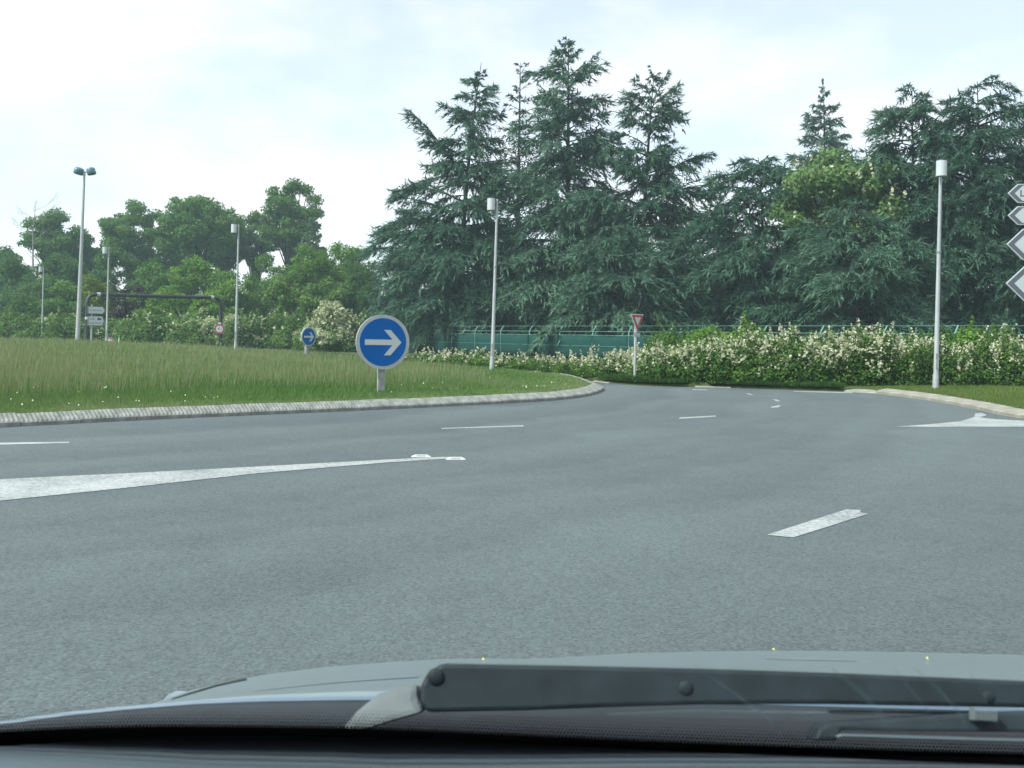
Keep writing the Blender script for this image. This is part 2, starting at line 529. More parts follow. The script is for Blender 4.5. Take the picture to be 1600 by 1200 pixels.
# mound: rings shrinking from just inside the kerb towards the middle
cen = np.array([-26.0, 36.0])
ring_f = np.concatenate([[0.0], np.linspace(0.012, 1.0, 34)])
nP = len(ISL)
nrm_in = unit(cen - ISL)
tang = unit(np.roll(ISL, -1, 0) - np.roll(ISL, 1, 0))
inward = np.stack([-tang[:, 1], tang[:, 0]], 1)
inward *= np.sign((inward * nrm_in).sum(1))[:, None]
start = ISL + inward * 0.28
Vm = []
for f in ring_f[:-1]:
    q = start * (1 - f) + cen * f
    h = island_h(q)
    Vm.append(np.column_stack([q, h]))
Vm = np.concatenate(Vm + [np.array([[cen[0], cen[1], float(island_h(cen[None])[0])]])])
nr = len(ring_f) - 1
Fq = np.array([(j * nP + i, j * nP + (i + 1) % nP, (j + 1) * nP + (i + 1) % nP, (j + 1) * nP + i) for j in range(nr - 1) for i in range(nP)])
Ft = np.array([((nr - 1) * nP + i, (nr - 1) * nP + (i + 1) % nP, nr * nP) for i in range(nP)])
island = link("island_ground", np_mesh("island_ground", Vm, [Fq, Ft], "meadow_soil", smooth=True))
tag(island, "low grassy mound in the middle of the roundabout", "mound", kind="structure")

# ---- kerbs: single precast stones
def kerb_stone_mesh(name, m, ribs, depth=0.30, h0=0.055, h1=0.155):
    prof = [(0.0, -0.02), (0.0, h0), (0.025, h0 + 0.018), (depth * 0.78, h1), (depth, h1 + 0.004), (depth, -0.02)]
    nl = ribs * 2 + 1 if ribs else 3
    V, F = [], []
    for i in range(nl):
        x = -0.494 + 0.988 * i / (nl - 1)
        up = 0.012 if (ribs and i % 2) else 0.0
        for k, (u, z) in enumerate(prof):
            sh = 0.05 * (u / depth) if ribs and 0 < i < nl - 1 else 0.0
            V.append((min(0.494, x + sh), u, z + (up if k in (2, 3) else 0)))
    n = len(prof)
    for i in range(nl - 1):
        for k in range(n - 1):
            F.append((i * n + k, (i + 1) * n + k, (i + 1) * n + k + 1, i * n + k + 1))
    F.append(tuple(range(n))); F.append(tuple((nl - 1) * n + k for k in range(n))[::-1])
    me = bpy.data.meshes.new(name)
    me.from_pydata(V, [], F); me.materials.append(MATS[m]); me.update()
    return me

def lay_kerb(root, line, me, rng, side=1.0, minlen=0.4, sink=0.0):
    """One stone between every two points of the line; stones face away from the inside."""
    for a, b in zip(line[:-1], line[1:]):
        d = b - a
        if d.length < minlen * 0.3: continue
        o = link("kerb_stone", me, root)
        mid = (a + b) / 2
        o.location = (mid.x, mid.y, rng.uniform(-0.006, 0.004) - sink)
        o.rotation_euler = (rng.uniform(-0.01, 0.01), rng.uniform(-0.003, 0.003), math.atan2(d.y, d.x))
        o.scale = (d.length, side, 1)

rng = random.Random(4)
# the far side is hidden by the mound: stones are laid along all of the ring the place can show
ring = [Vector((p[0], p[1], 0)) for p in ISL]
start_i = int(np.argmin(np.hypot(ISL[:, 0] + 30, ISL[:, 1] + 1.5)))
ring = ring[start_i:] + ring[:start_i]
cut = next(i for i, p in enumerate(ring) if p.y > 60)
kerb_line = poly_resample(ring[:cut], 0.8)
island_kerb = tag(empty("island_kerb"), "pale ribbed concrete kerb around the grassy island", "kerb", kind="structure")
stone_rib = kerb_stone_mesh("kerb_stone", "concrete", 13)
lay_kerb(island_kerb, kerb_line, stone_rib, rng)

# verge on the far side of the road, under the hedge, and the grass corner on the right
verge_px = [(640, 572.5), (720, 577), (800, 582.5), (900, 593.5), (1000, 602.5), (1150, 606.5), (1332, 612.5), (1400, 619.0), (1470, 629.0), (1530, 641.0), (1562, 648.5), (1600, 654.5), (1700, 665)]
vp = [G(*p) for p in verge_px]
verge_line = smooth_line([(-27, 84), (-19, 70), (-11.5, 58)] + [(p.x, p.y) for p in vp] + [(13.5, 13.2), (22, 10), (48, 4)], k=8)
VL = np.array([(p.x, p.y) for p in verge_line])
tv = unit(np.gradient(VL, axis=0)); nv = np.stack([-tv[:, 1], tv[:, 0]], 1)       # left of travel = away from the road
A = VL + nv * 0.28
VERGE_Z = 0.13
mb = MB()
outline = [(p[0], p[1], VERGE_Z) for p in A] + [(100, 4, VERGE_Z), (110, 60, VERGE_Z), (80, 160, VERGE_Z), (-30, 160, VERGE_Z)]
mb.add(outline, [tuple(range(len(outline)))])
# earth bank down to the asphalt, seen where the kerb stones have sunk
edge = VL + nv * 0.05
nE = len(A)
mb.add([(p[0], p[1], VERGE_Z - 0.001) for p in A] + [(p[0], p[1], 0.055) for p in (VL + nv * 0.12)] + [(p[0], p[1], -0.02) for p in edge],
       [(j * nE + i, j * nE + nE + i, j * nE + nE + i + 1, j * nE + i + 1) for j in range(2) for i in range(nE - 1)])
tag(mb.build("verge", "verge_soil"), "rough green verge between the road and the fence", "verge", kind="structure")
verge_kerb = tag(empty("verge_kerb"), "pale concrete kerb along the hedge and the corner of the verge", "kerb", kind="structure")
stone_flat = kerb_stone_mesh("kerb_stone", "kerb_pale", 0, depth=0.32, h0=0.06, h1=0.135)
# along the hedge most stones have sunk under the weeds: short runs still show
vk = poly_resample([p for p in verge_line if p.y < 66 and p.x < 24], 1.0)
for i in range(len(vk) - 1):
    corner = vk[i].x > G(1325, 612).x
    if corner or i % 4 == 1:
        lay_kerb(verge_kerb, vk[i:i + 2], stone_flat, rng, sink=0.0 if corner else 0.055)

# ---- painted markings, 4 mm above the asphalt
def marking(px, name="lane_marking", z=0.004):
    pts = [G(x, y) for x, y in px]
    mb = MB()
    k = len(pts)
    mb.add([(p.x, p.y, z) for p in pts], [tuple(range(k))])
    me = bpy.data.meshes.new(name)
    a = sum(pts[i].x * pts[(i + 1) % k].y - pts[(i + 1) % k].x * pts[i].y for i in range(k))
    f = [tuple(range(k))] if a > 0 else [tuple(range(k))[::-1]]
    me.from_pydata([(p.x, p.y, z) for p in pts], [], f)
    me.materials.append(MATS["road_paint"]); me.update()
    return link(name, me, road)

marking([(-130, 694.8), (-130, 700), (0, 695.4), (108, 692.6), (108, 690.6), (0, 692.2)])
mk = marking([(-190, 757), (0, 749.2), (200, 740), (400, 729.6), (600, 718.8), (690, 714.4), (718, 715.2), (690, 717.6), (600, 723.4), (400, 740.3), (200, 762.5), (0, 783), (-190, 806)], "splitter_marking")
mk["label"] = "long white wedge of worn paint"
marking([(690, 670.6), (690, 669.2), (818, 664.8), (818, 666.6)])
marking([(1060, 654.6), (1062, 652.6), (1119, 649.4), (1118, 651.8)])
marking([(1203, 637.6), (1207, 635.2), (1220, 633.2), (1217, 636.4)])
marking([(1207, 624.4), (1213, 624.0), (1220, 627.0), (1213, 627.4)])
marking([(1165, 615.2), (1170, 614.9), (1178, 617.0), (1172, 617.4)])
marking([(1082, 608.4), (1105, 608.9), (1105, 609.9), (1082, 609.3)])
marking([(1240, 611.0), (1332, 613.0), (1332, 614.6), (1240, 612.2)])
marking([(1198, 836.5), (1240, 840.5), (1357, 803.5), (1344, 801), (1345, 797.5), (1322, 796.5)])
mk = marking([(1398, 667.2), (1450, 663.4), (1500, 658.6), (1522, 652.2), (1524, 646.0), (1534, 645.4), (1542, 648.8), (1531, 652.6), (1560, 655.5), (1660, 660.5), (1760, 663), (1760, 667.5), (1600, 667)], "chevron_marking")
mk["label"] = "white forked paint wedge beside the right kerb"

# raised studs at the tip of the wedge
def road_stud(px, py, label):
    g = G(px, py)
    mb = MB()
    w, d, h = 0.105, 0.05, 0.020
    top = 0.62
    v = [(-w, -d, 0), (w, -d, 0), (w, d, 0), (-w, d, 0), (-w * top, -d * 0.6, h), (w * top, -d * 0.6, h), (w * top, d * 0.6, h), (-w * top, d * 0.6, h)]
    mb.add(v, [(4, 5, 6, 7), (0, 1, 5, 4), (1, 2, 6, 5), (2, 3, 7, 6), (3, 0, 4, 7)])
    r = empty("road_stud", (g.x, g.y, 0.0), 0.12)
    mb.build("body", "stud_white", r, bevel=0.006)
    m2 = MB(); m2.box((-0.05, -d * 0.86, 0.008), (0.05, -d * 0.74, 0.020)); m2.build("reflector", "sign_grey", r)
    tag(r, label, "road stud", "road studs at the tip of the white wedge")
road_stud(658, 713.5, "white road stud beside the white wedge, nearer the island")
road_stud(712, 717.2, "white road stud right at the thin tip of the white wedge")

# ------------------------------------------------------------------ grass
def blades(rng, q, z, hgt, wid, tint, lean=0.35):
    n = len(q)
    base = np.column_stack([q, z])
    az = rng.uniform(0, 2 * np.pi, n)
    side = np.column_stack([np.cos(az), np.sin(az), np.zeros(n)])
    tip = base + np.column_stack([rng.normal(0, lean, n) * hgt + 0.06 * hgt, rng.normal(0, lean, n) * hgt, hgt])
    V = np.stack([base - side * wid[:, None] / 2 - [0, 0, 0.01], base + side * wid[:, None] / 2 - [0, 0, 0.01], tip], 1).reshape(-1, 3)
    return V, np.arange(3 * n).reshape(n, 3), np.clip(tint, 0, 1)

def vnoise(q, s, seed):
    r = np.random.default_rng(seed)
    out = np.zeros(len(q))
    for k in range(5):
        a = r.uniform(0, 2 * np.pi); f = s * (1.0 + 0.7 * k); ph = r.uniform(0, 6.28)
        out += np.sin((q[:, 0] * np.cos(a) + q[:, 1] * np.sin(a)) * f + ph) / (1 + 0.5 * k)
    return out / 2.6

g = np.random.default_rng(11)
def sample_view(n, ymin, ymax, power):
    """Ground samples inside a widened wedge of view, thinning with distance."""
    u = g.uniform(0, 1, n)
    Y = (ymin ** (1 - power) + u * (ymax ** (1 - power) - ymin ** (1 - power))) ** (1 / (1 - power))
    X = g.uniform(-0.70, 0.22, n) * Y
    return np.column_stack([X, Y])

q = sample_view(430000, 11.5, 58, 1.6)
q = q[inside(q, ISL)]
d = seg_dist(q, ISL)
k = d > 0.30
q, d = q[k], d[k]
z = island_h(q, d)
tall = np.clip((d - 1.2 - 0.8 * vnoise(q, 0.35, 14)) / 2.6, 0, 1)
patch = vnoise(q, 0.55, 3)
hgt = (0.05 + 0.14 * tall * (0.75 + 0.35 * patch)) * g.uniform(0.55, 1.35, len(q))
hgt = np.maximum(hgt, 0.03)
Yd = q[:, 1]
wid = np.clip(0.00055 * Yd, 0.006, 0.03) * g.uniform(0.8, 1.7, len(q))
tint = 0.32 + 0.26 * patch + 0.10 * vnoise(q, 2.2, 5) + g.normal(0, 0.17, len(q)) + 0.42 * np.exp(-((d - 0.45) / 0.55) ** 2) * (0.6 + 0.6 * vnoise(q, 0.8, 6)) + 0.26 * np.clip((d - 3.5) / 7, 0, 1)
V, F, T = blades(g, q, z, hgt, wid, tint)
tag(link("meadow_grass", np_mesh("meadow_grass", V, [F], "grass", T)), "long meadow grass covering the roundabout island", "grass", kind="stuff")

# seed heads standing above the grass
m_ = (tall > 0.7) & (g.uniform(0, 1, len(q)) < 0.085)
qs, zs, hs = q[m_], z[m_], hgt[m_]
V, F, T = blades(g, qs, zs, hs * 1.15 + 0.14, np.clip(0.0007 * qs[:, 1], 0.008, 0.04), g.uniform(0.7, 1.0, len(qs)), 0.16)
tag(link("grass_seed_heads", np_mesh("grass_seed_heads", V, [F], "grass", T)), "thin brown seed heads rising over the island grass", "grass", kind="stuff")

# daisies and clover in the shorter grass
m_ = (d > 0.7) & (d < 3.6) & (patch > -0.1) & (g.uniform(0, 1, len(q)) < 0.0018)
qd, zd = q[m_], z[m_]
c = np.column_stack([qd, zd + hgt[m_] * 0.9 + 0.04])
r_ = g.uniform(0.008, 0.018, len(qd))[:, None]
nn = unit(np.array([0, -0.8, 0.7]) + g.normal(0, 0.3, (len(qd), 3)))
a_ = unit(np.cross(nn, [1, 0, 0])); b_ = np.cross(nn, a_)
V, F = quads(c, a_ * r_, b_ * r_)
tag(link("wild_daisies", np_mesh("wild_daisies", V, [F], "daisy", g.uniform(0, 1, len(qd)))), "tiny white daisies scattered along the edge of the island grass", "flowers", kind="stuff")

# mown grass of the right corner and weeds along the hedge foot
VP = np.array([(p[0], p[1]) for p in outline])
n = 120000
u = g.uniform(0, 1, n)
Y = 12 + 24 * u ** 0.8
q = np.column_stack([g.uniform(0.30, 0.66, n) * Y, Y])
q = q[inside(q, VP)]
d = seg_dist(q, VL, closed=False)
k = (d > 0.34) & (d < 8)
q, d = q[k], d[k]
pt = vnoise(q, 0.9, 8)
V, F, T = blades(g, q, np.full(len(q), VERGE_Z), (0.05 + 0.03 * pt) * g.uniform(0.6, 1.5, len(q)), np.clip(0.0006 * q[:, 1], 0.006, 0.03), 0.36 + 0.2 * pt + g.normal(0, 0.14, len(q)), 0.4)
tag(link("mown_grass", np_mesh("mown_grass", V, [F], "mown", T)), "short mown grass on the corner by the right kerb", "grass", kind="stuff")

i_c = min(range(len(verge_line)), key=lambda i: (verge_line[i] - Vector((G(1332, 612.5).x, G(1332, 612.5).y, 0))).length)
foot = [p for p in verge_line[:i_c] if p.y < 60]
ft = np.array([(p.x, p.y) for p in foot])
n = 34000
i = g.integers(0, len(ft) - 1, n); t = g.uniform(0, 1, n)[:, None]
q = ft[i] * (1 - t) + ft[i + 1] * t
q = q + nv[:1] * 0 + np.stack([np.zeros(n), np.zeros(n)], 1)
idx = np.array([int(np.argmin(np.hypot(VL[:, 0] - p[0], VL[:, 1] - p[1]))) for p in ft])
q = q + nv[idx[i]] * (0.0 + np.abs(g.normal(0, 0.22, n)))[:, None]
cl = vnoise(q, 1.7, 21)
k = cl > -0.25
q, cl = q[k], cl[k]
V, F, T = blades(g, q, np.full(len(q), 0.12), (0.10 + 0.10 * cl) * g.uniform(0.5, 1.4, len(q)), np.full(len(q), 0.02), 0.25 + g.normal(0, 0.18, len(q)), 0.6)
tag(link("kerb_weeds", np_mesh("kerb_weeds", V, [F], "hedge", T)), "weeds and grass growing over the kerb at the hedge foot", "weeds", kind="stuff")

# ------------------------------------------------------------------ cedars
def cedar(label, top, Y, R, seed, base_px=None, shape="cone", dens=1.0, m="cedar", low=0.04, tier=0.72, nb=6, name="cedar_tree", group="cedars behind the fence", boughs=()):
    rng = np.random.default_rng(seed)
    tp = P(top[0], top[1], Y)
    H = tp.z
    bx = P(base_px, 520, Y).x if base_px is not None else tp.x
    def trunk(t):
        t = np.asarray(t, float)
        return np.stack([bx + (tp.x - bx) * t ** 2.2, np.full_like(t, Y) + 0.0 * t, H * t], -1)
    ts = np.linspace(0, 1, 12)
    tr = trunk(ts)
    segs = [([Vector(p) for p in tr], [max(0.02, 0.014 * H * (1 - t) ** 0.8) for t in ts])]
    Vn, Tn = [], []
    tree_t = rng.normal(0.0, 0.07)
    nt = int(H * (1 - low) / tier)
    spec = []
    for k in range(nt):
        f = (k + 0.5) / nt
        t0 = low + (1 - low) * f
        if shape == "cone":
            L0 = R * 1.04 * (1 - t0) ** 0.86 + 0.24
        elif shape == "dome":
            L0 = R * (1 - t0 ** 2.6) ** 0.62 * 0.92 + 0.25
        else:  # spire
            L0 = R * (1 - t0) ** 1.0 + 0.35
        n_here = max(4, int(round(nb * (0.8 + 0.35 * (1 - t0)))))
        a0 = rng.uniform(0, 6.28)
        tier_scale = rng.uniform(0.72, 1.12)
        for j in range(n_here):
            az = a0 + 2 * math.pi * j / n_here + rng.normal(0, 0.25)
            L = L0 * tier_scale * rng.uniform(0.62, 1.22)
            if rng.uniform() < 0.10 and t0 < 0.8: L *= 1.3
            if shape == "dome":
                el = 0.55 * t0 + rng.normal(0, 0.10); droop = 0.30 + 0.35 * t0
            else:
                el = -0.10 + 0.95 * t0 ** 1.8 + rng.normal(0, 0.17); droop = 0.20 + 0.16 * rng.uniform()
            spec.append((min(0.985, max(0.02, t0 + rng.normal(0, 0.55) / max(nt, 1))), az, L, el, droop))
    for (t0, az, L, el, droop) in boughs:
        spec.append((t0, az, L, el, droop))
    for (t0, az, L, el, droop) in spec:
        o = trunk(np.array([t0]))[0]
        dr = np.array([math.cos(az), math.sin(az), 0.0])
        sd_ = np.array([-dr[1], dr[0], 0.0])
        bend = rng.normal(0, 0.12)
        def spine(s):
            s = np.asarray(s)[:, None]
            return o + dr * L * s * (1 - 0.05 * s) + sd_ * bend * L * s * s + np.array([0, 0, 1.0]) * L * (math.tan(el) * s - droop * s ** 2.2)
        ss = np.linspace(0, 1, 5)
        sp = spine(ss)
        r0 = 0.012 * L + 0.012
        segs.append(([Vector(p) for p in sp], [r0 * (1 - 0.85 * s) + 0.004 for s in ss]))
        nt_ = int((9 + L * 7.0) * dens)
        s = np.sort(rng.uniform(0.10, 1.0, nt_)) ** 0.85
        q = spine(s)
        tw_len = (0.40 * L * (1 - s) ** 0.8 + 0.30 + 0.06 * L) * rng.uniform(0.6, 1.2, nt_)
        tw_len = tw_len * min(1.0, max(0.35, L / 1.8))
        sg = np.where(np.arange(nt_) % 2 == 0, 1.0, -1.0)
        an = rng.uniform(0.55, 1.15, nt_) * (1 - 0.45 * s)
        td = dr * np.cos(an)[:, None] + sd_ * (np.sin(an) * sg)[:, None]
        td[:, 2] += rng.normal(-0.20, 0.26, nt_) + math.tan(el) * 0.5
        bt = rng.normal(0, 0.10)
        # sprays of needles along every twig
        mN = np.maximum(4, (tw_len * 11.8 * dens * (70.0 / Y) ** 0.7 + 2.5).astype(int))
        rep = np.repeat(np.arange(nt_), mN)
        f = rng.uniform(0, 1, len(rep))
        pos = q[rep] + td[rep] * (tw_len[rep] * f)[:, None]
        pos[:, 2] -= 0.42 * tw_len[rep] * f ** 2
        nd = unit(td[rep] * 0.85 + rng.normal(0, 0.42, (len(rep), 3)) + np.array([0, 0, -0.38]))
        ln = rng.uniform(0.25, 0.62, len(rep)) * (0.8 + 0.05 * L) * (Y / 66.0) ** 0.5 * min(1.0, 0.45 + L / 3.2)
        w = rng.uniform(0.030, 0.071, len(rep)) * (Y / 66.0)
        sidev = unit(np.cross(nd, rng.normal(0, 0.5, (len(rep), 3)) + np.array([0, 0, 1.0])))
        v = np.stack([pos - sidev * w[:, None], pos + sidev * w[:, None], pos + nd * ln[:, None]], 1)
        Vn.append(v.reshape(-1, 3))
        Tn.append(np.clip(0.28 + tree_t + bt + 0.40 * f + rng.normal(0, 0.16, len(rep)), 0, 1))
        # tip of the bough itself
    V = np.concatenate(Vn); T = np.concatenate(Tn)
    root = empty(name, (bx, Y, 0))
    off = np.array([bx, Y, 0.0])
    tb = MB()
    for pts, rad in segs:
        tb.tube([p - Vector(off) for p in pts], rad, 5, caps=False)
    tb.build("trunk", "bark", root, smooth=True)
    link("crown", np_mesh("crown", V - off, [np.arange(len(V)).reshape(-1, 3)], m, T), root)
    tag(root, label, "cedar", group)
    return root

PI = math.pi
cedar("tall cedar with its bent tip leaning over, leftmost of the dark cedar clump", (752, 98), 68, 7.2, 1, 716, dens=1.0, nb=5, low=0.15,
      boughs=[(0.60, PI * 0.97, 4.6, 0.95, 0.30), (0.52, PI * 1.05, 5.0, 0.5, 0.45), (0.44, PI * 0.95, 6.0, 0.35, 0.42), (0.40, PI * 1.08, 6.4, 0.25, 0.35), (0.62, 0.1, 3.4, 0.5, 0.3)])
cedar("thin sparse cedar spire with bare grey twigs between two fuller cedars", (813, 98), 75, 5.6, 2, 806, "spire", 0.5, "cedar_dry", nb=5, tier=0.8)
cedar("tallest cedar of the clump with a sharp layered tip", (888, 64), 66, 7.4, 3, 884, nb=6,
      boughs=[(0.88, PI * 0.98, 2.9, 0.35, 0.2), (0.80, 0.05, 3.0, 0.4, 0.35), (0.70, 0.0, 3.6, 0.3, 0.3)])
cedar("cedar with long stepped boughs on its right side, right of the tallest one", (1022, 113), 63, 7.0, 4, 1000, nb=6,
      boughs=[(0.60, 0.05, 4.6, 0.7, 0.3), (0.54, -0.1, 4.8, 0.5, 0.3), (0.46, 0.0, 5.0, 0.4, 0.35), (0.84, 0.0, 2.2, 0.4, 0.25), (0.9, 2.9, 1.8, 0.5, 0.25)])
cedar("broad drooping cedar with a rounded top and a broken grey limb", (1185, 246), 57, 6.0, 5, 1195, "dome", nb=7)
cedar("small pointed cedar spire rising behind the flowering chestnut", (1287, 143), 88, 9.5, 6, 1287, "spire", 1.0, nb=6, tier=0.8)
cedar("dome-topped cedar just left of the near lamp post head", (1425, 142), 54, 5.6, 7, 1425, "dome", nb=7)
cedar("dome-topped cedar behind the near lamp post, taller than its neighbour", (1527, 127), 52, 5.8, 8, 1530, "dome", nb=7)
cedar("cedar cut off by the right edge of the view above the arrow signs", (1668, 84), 50, 6.6, 9, 1668, "cone", nb=7)
cedar("low bushy cedar at the left foot of the clump, boughs over the fence", (650, 326), 77, 5.0, 10, 655, "dome", nb=6, low=0.16)
cedar("cedar in the shade between the tallest cedar and the stepped one", (950, 300), 80, 6.5, 12, 950, nb=6, dens=0.75)
cedar("dark cedar filling the gap right of the stepped cedar", (1105, 330), 72, 6.0, 13, 1105, "dome", nb=6, dens=0.75)
cedar("dark low cedar under the flowering chestnut", (1335, 312), 48, 4.8, 14, 1340, "dome", nb=7)
cedar("wide low cedar behind the arrow signs", (1600, 250), 60, 6.0, 15, 1600, "dome", nb=6, dens=0.75)
cedar("low cedar with pale boughs hanging over the green screen fence", (775, 352), 68, 5.6, 16, 775, "dome", nb=6)
cedar("low cedar in front of the stepped cedar, behind the give way sign", (960, 350), 58, 5.6, 17, 960, "dome", nb=6)

# ------------------------------------------------------------------ broadleaved trees and bushes
def broadleaf(name, label, cat, top, Y, R, seed, m, leaf=0.34, area=26, base=0.34, nblob=30, group=None, blob=0.30, width_y=1.0, candles=0, squash=1.0, bark="bark", foot_z=0.0):
    rng = np.random.default_rng(seed)
    tp = P(top[0], top[1], Y)
    H = tp.z; bx = tp.x
    zc0 = H * base
    cz = (zc0 + H) / 2; hz_ = (H - zc0) / 2
    blobs, segs = [], []
    r_b = R * blob
    trunk_top = np.array([rng.normal(0, R * 0.06), rng.normal(0, R * 0.06), zc0 + hz_ * 0.9])
    segs.append(([Vector((0, 0, -0.1)), Vector((trunk_top[0] * 0.4, 0, zc0 * 0.7)), Vector(trunk_top)], [0.016 * H, 0.012 * H, 0.005 * H]))
    for k in range(nblob):
        dd = unit(rng.normal(size=3))
        f = rng.uniform(0.12, 1.0) ** 0.5
        rr = r_b * rng.uniform(0.6, 1.25)
        c = np.array([dd[0] * (R - rr * 0.8) * f, dd[1] * (R - rr * 0.8) * f * width_y, cz + dd[2] * (hz_ - rr * 0.75) * f])
        low_f = np.clip((c[2] - zc0) / (H - zc0), 0, 1)
        c[:2] *= 0.86 + 0.22 * math.sin(low_f * 3.0)
        blobs.append((c, (rr, rr, rr * rng.uniform(0.6, 0.85) * squash)))
        segs.append(([Vector((0, 0, zc0 * rng.uniform(0.6, 1.1))), Vector(c * np.array([0.5, 0.5, 0.0]) + np.array([0, 0, (zc0 + c[2]) * 0.5])), Vector(c)], [0.005 * H, 0.0035 * H, 0.0015 * H]))
    for q_ in range(3): blobs.append((np.array([rng.uniform(-0.5, 0.5) * R * (0.2 + 0.5 * q_), rng.normal(0, R * 0.2), H - r_b * (0.72 + 0.5 * q_)]), (r_b, r_b, r_b * 0.75)))
    V, F, T = leaf_blobs(rng, blobs, area, leaf, fill=0.55)
    root = empty(name, (bx, Y, foot_z))
    tb = MB()
    for pts, rad in segs: tb.tube(pts, rad, 5, caps=False)
    tb.build("trunk", bark, root, smooth=True)
    link("crown", np_mesh("crown", V, [F], m, T), root)
    if candles:
        n = candles
        k = rng.integers(0, len(blobs), n)
        dd = unit(rng.normal(size=(n, 3)) + np.array([0, -0.6, 0.9]))
        c = np.array([blobs[i][0] for i in k]) + dd * np.array([blobs[i][1] for i in k]) * 1.02
        rep = np.repeat(np.arange(n), 5)
        pos = c[rep] + np.column_stack([rng.normal(0, 0.04, n * 5), rng.normal(0, 0.04, n * 5), np.tile(np.linspace(0, 0.34, 5), n)])
        nn = unit(rng.normal(size=pos.shape)); aa = unit(np.cross(nn, rng.normal(size=pos.shape))); bb = np.cross(nn, aa)
        V, F = quads(pos, aa * 0.10, bb * 0.10)
        link("blossom", np_mesh("blossom", V, [F], "blossom", rng.uniform(0, 1, len(pos))), root)
    tag(root, label, cat, group)
    return root

broadleaf("chestnut_tree", "bright green flowering chestnut with white candles between the dark cedars", "tree", (1310, 226), 53, 3.9, 31, "chestnut", 0.26, 40, 0.46, 40, candles=90)
broadleaf("light_green_tree", "small sunlit green tree peeping out behind the rounded cedar", "tree", (1390, 222), 56, 1.8, 32, "chestnut", 0.30, 30, 0.2, 22)

OG = "oaks on the skyline behind the scrub"
OY = 118
for i, (px, py, dy, R, mm, lb) in enumerate([
    (85, 323, 0, 3.9, "oak", "round oak on the skyline beside the dead tree"),
    (209, 311, 2, 4.2, "oak", "lone round oak crown just right of the tall twin lamp"),
    (308, 301, -2, 5.3, "oak", "widest oak crown on the skyline, left of the lamp post by the gantry"),
    (352, 322, 3, 3.6, "oak", "oak joined to the right side of the widest oak"),
    (402, 328, 4, 2.5, "oak", "slim oak between the wide oak and the tallest one"),
    (458, 279, 0, 4.1, "oak", "tallest oak on the skyline with a bushy rounded head"),
    (492, 340, -4, 2.4, "birch_leaf", "grey-green birch leaning on the tallest oak"),
    (8, 384, 2, 4.0, "dark_leaf", "dark low tree at the left edge below the dead branches"),
    (140, 366, 4, 4.0, "dark_leaf", "dark low crown behind the tall twin lamp pole"),
    (262, 368, 6, 4.0, "dark_leaf", "dark crown under the gap between the two wide oaks"),
]):
    broadleaf("oak_tree" if mm == "oak" else ("birch_tree" if mm == "birch_leaf" else "leafy_tree"), lb, "tree", (px, py), OY + dy, R * 1.06, 150 + i, mm, 0.36, 25, 0.48 if mm == "oak" else 0.15, 64, OG, blob=0.25)

# dead tree
def dead_tree():
    rng = np.random.default_rng(77)
    tp = P(52, 318, 112)
    root = empty("dead_tree", (tp.x, 112, 0))
    mb = MB()
    mb.tube([(0, 0, 0), (0.1, 0, tp.z * 0.5), (0.0, 0, tp.z * 0.8), (0.3, 0, tp.z)], [0.2, 0.13, 0.06, 0.02], 6)
    mb.build("trunk", "dead_wood", root, smooth=True)
    for k in range(13):
        z0 = tp.z * rng.uniform(0.5, 0.97); az = rng.uniform(0, 6.28); L = rng.uniform(1.2, 3.4)
        dx, dy = math.cos(az) * L, math.sin(az) * L
        mb = MB()
        a = Vector((0.05, 0, z0)); b = Vector((dx * 0.5, dy * 0.5, z0 + L * 0.25)); c = Vector((dx, dy, z0 + L * rng.uniform(0.3, 0.8)))
        mb.tube([a, b, c], [0.03, 0.02, 0.008], 4)
        for j in range(5):
            e = c + Vector((rng.normal(0, 0.6), rng.normal(0, 0.6), rng.uniform(0.1, 0.9)))
            mb.tube([b.lerp(c, 0.2 * j + 0.1), e], [0.013, 0.005], 4)
        mb.build("branch", "dead_wood", root)
    tag(root, "bare dead tree with pale grey twigs at the left of the skyline", "tree")
dead_tree()

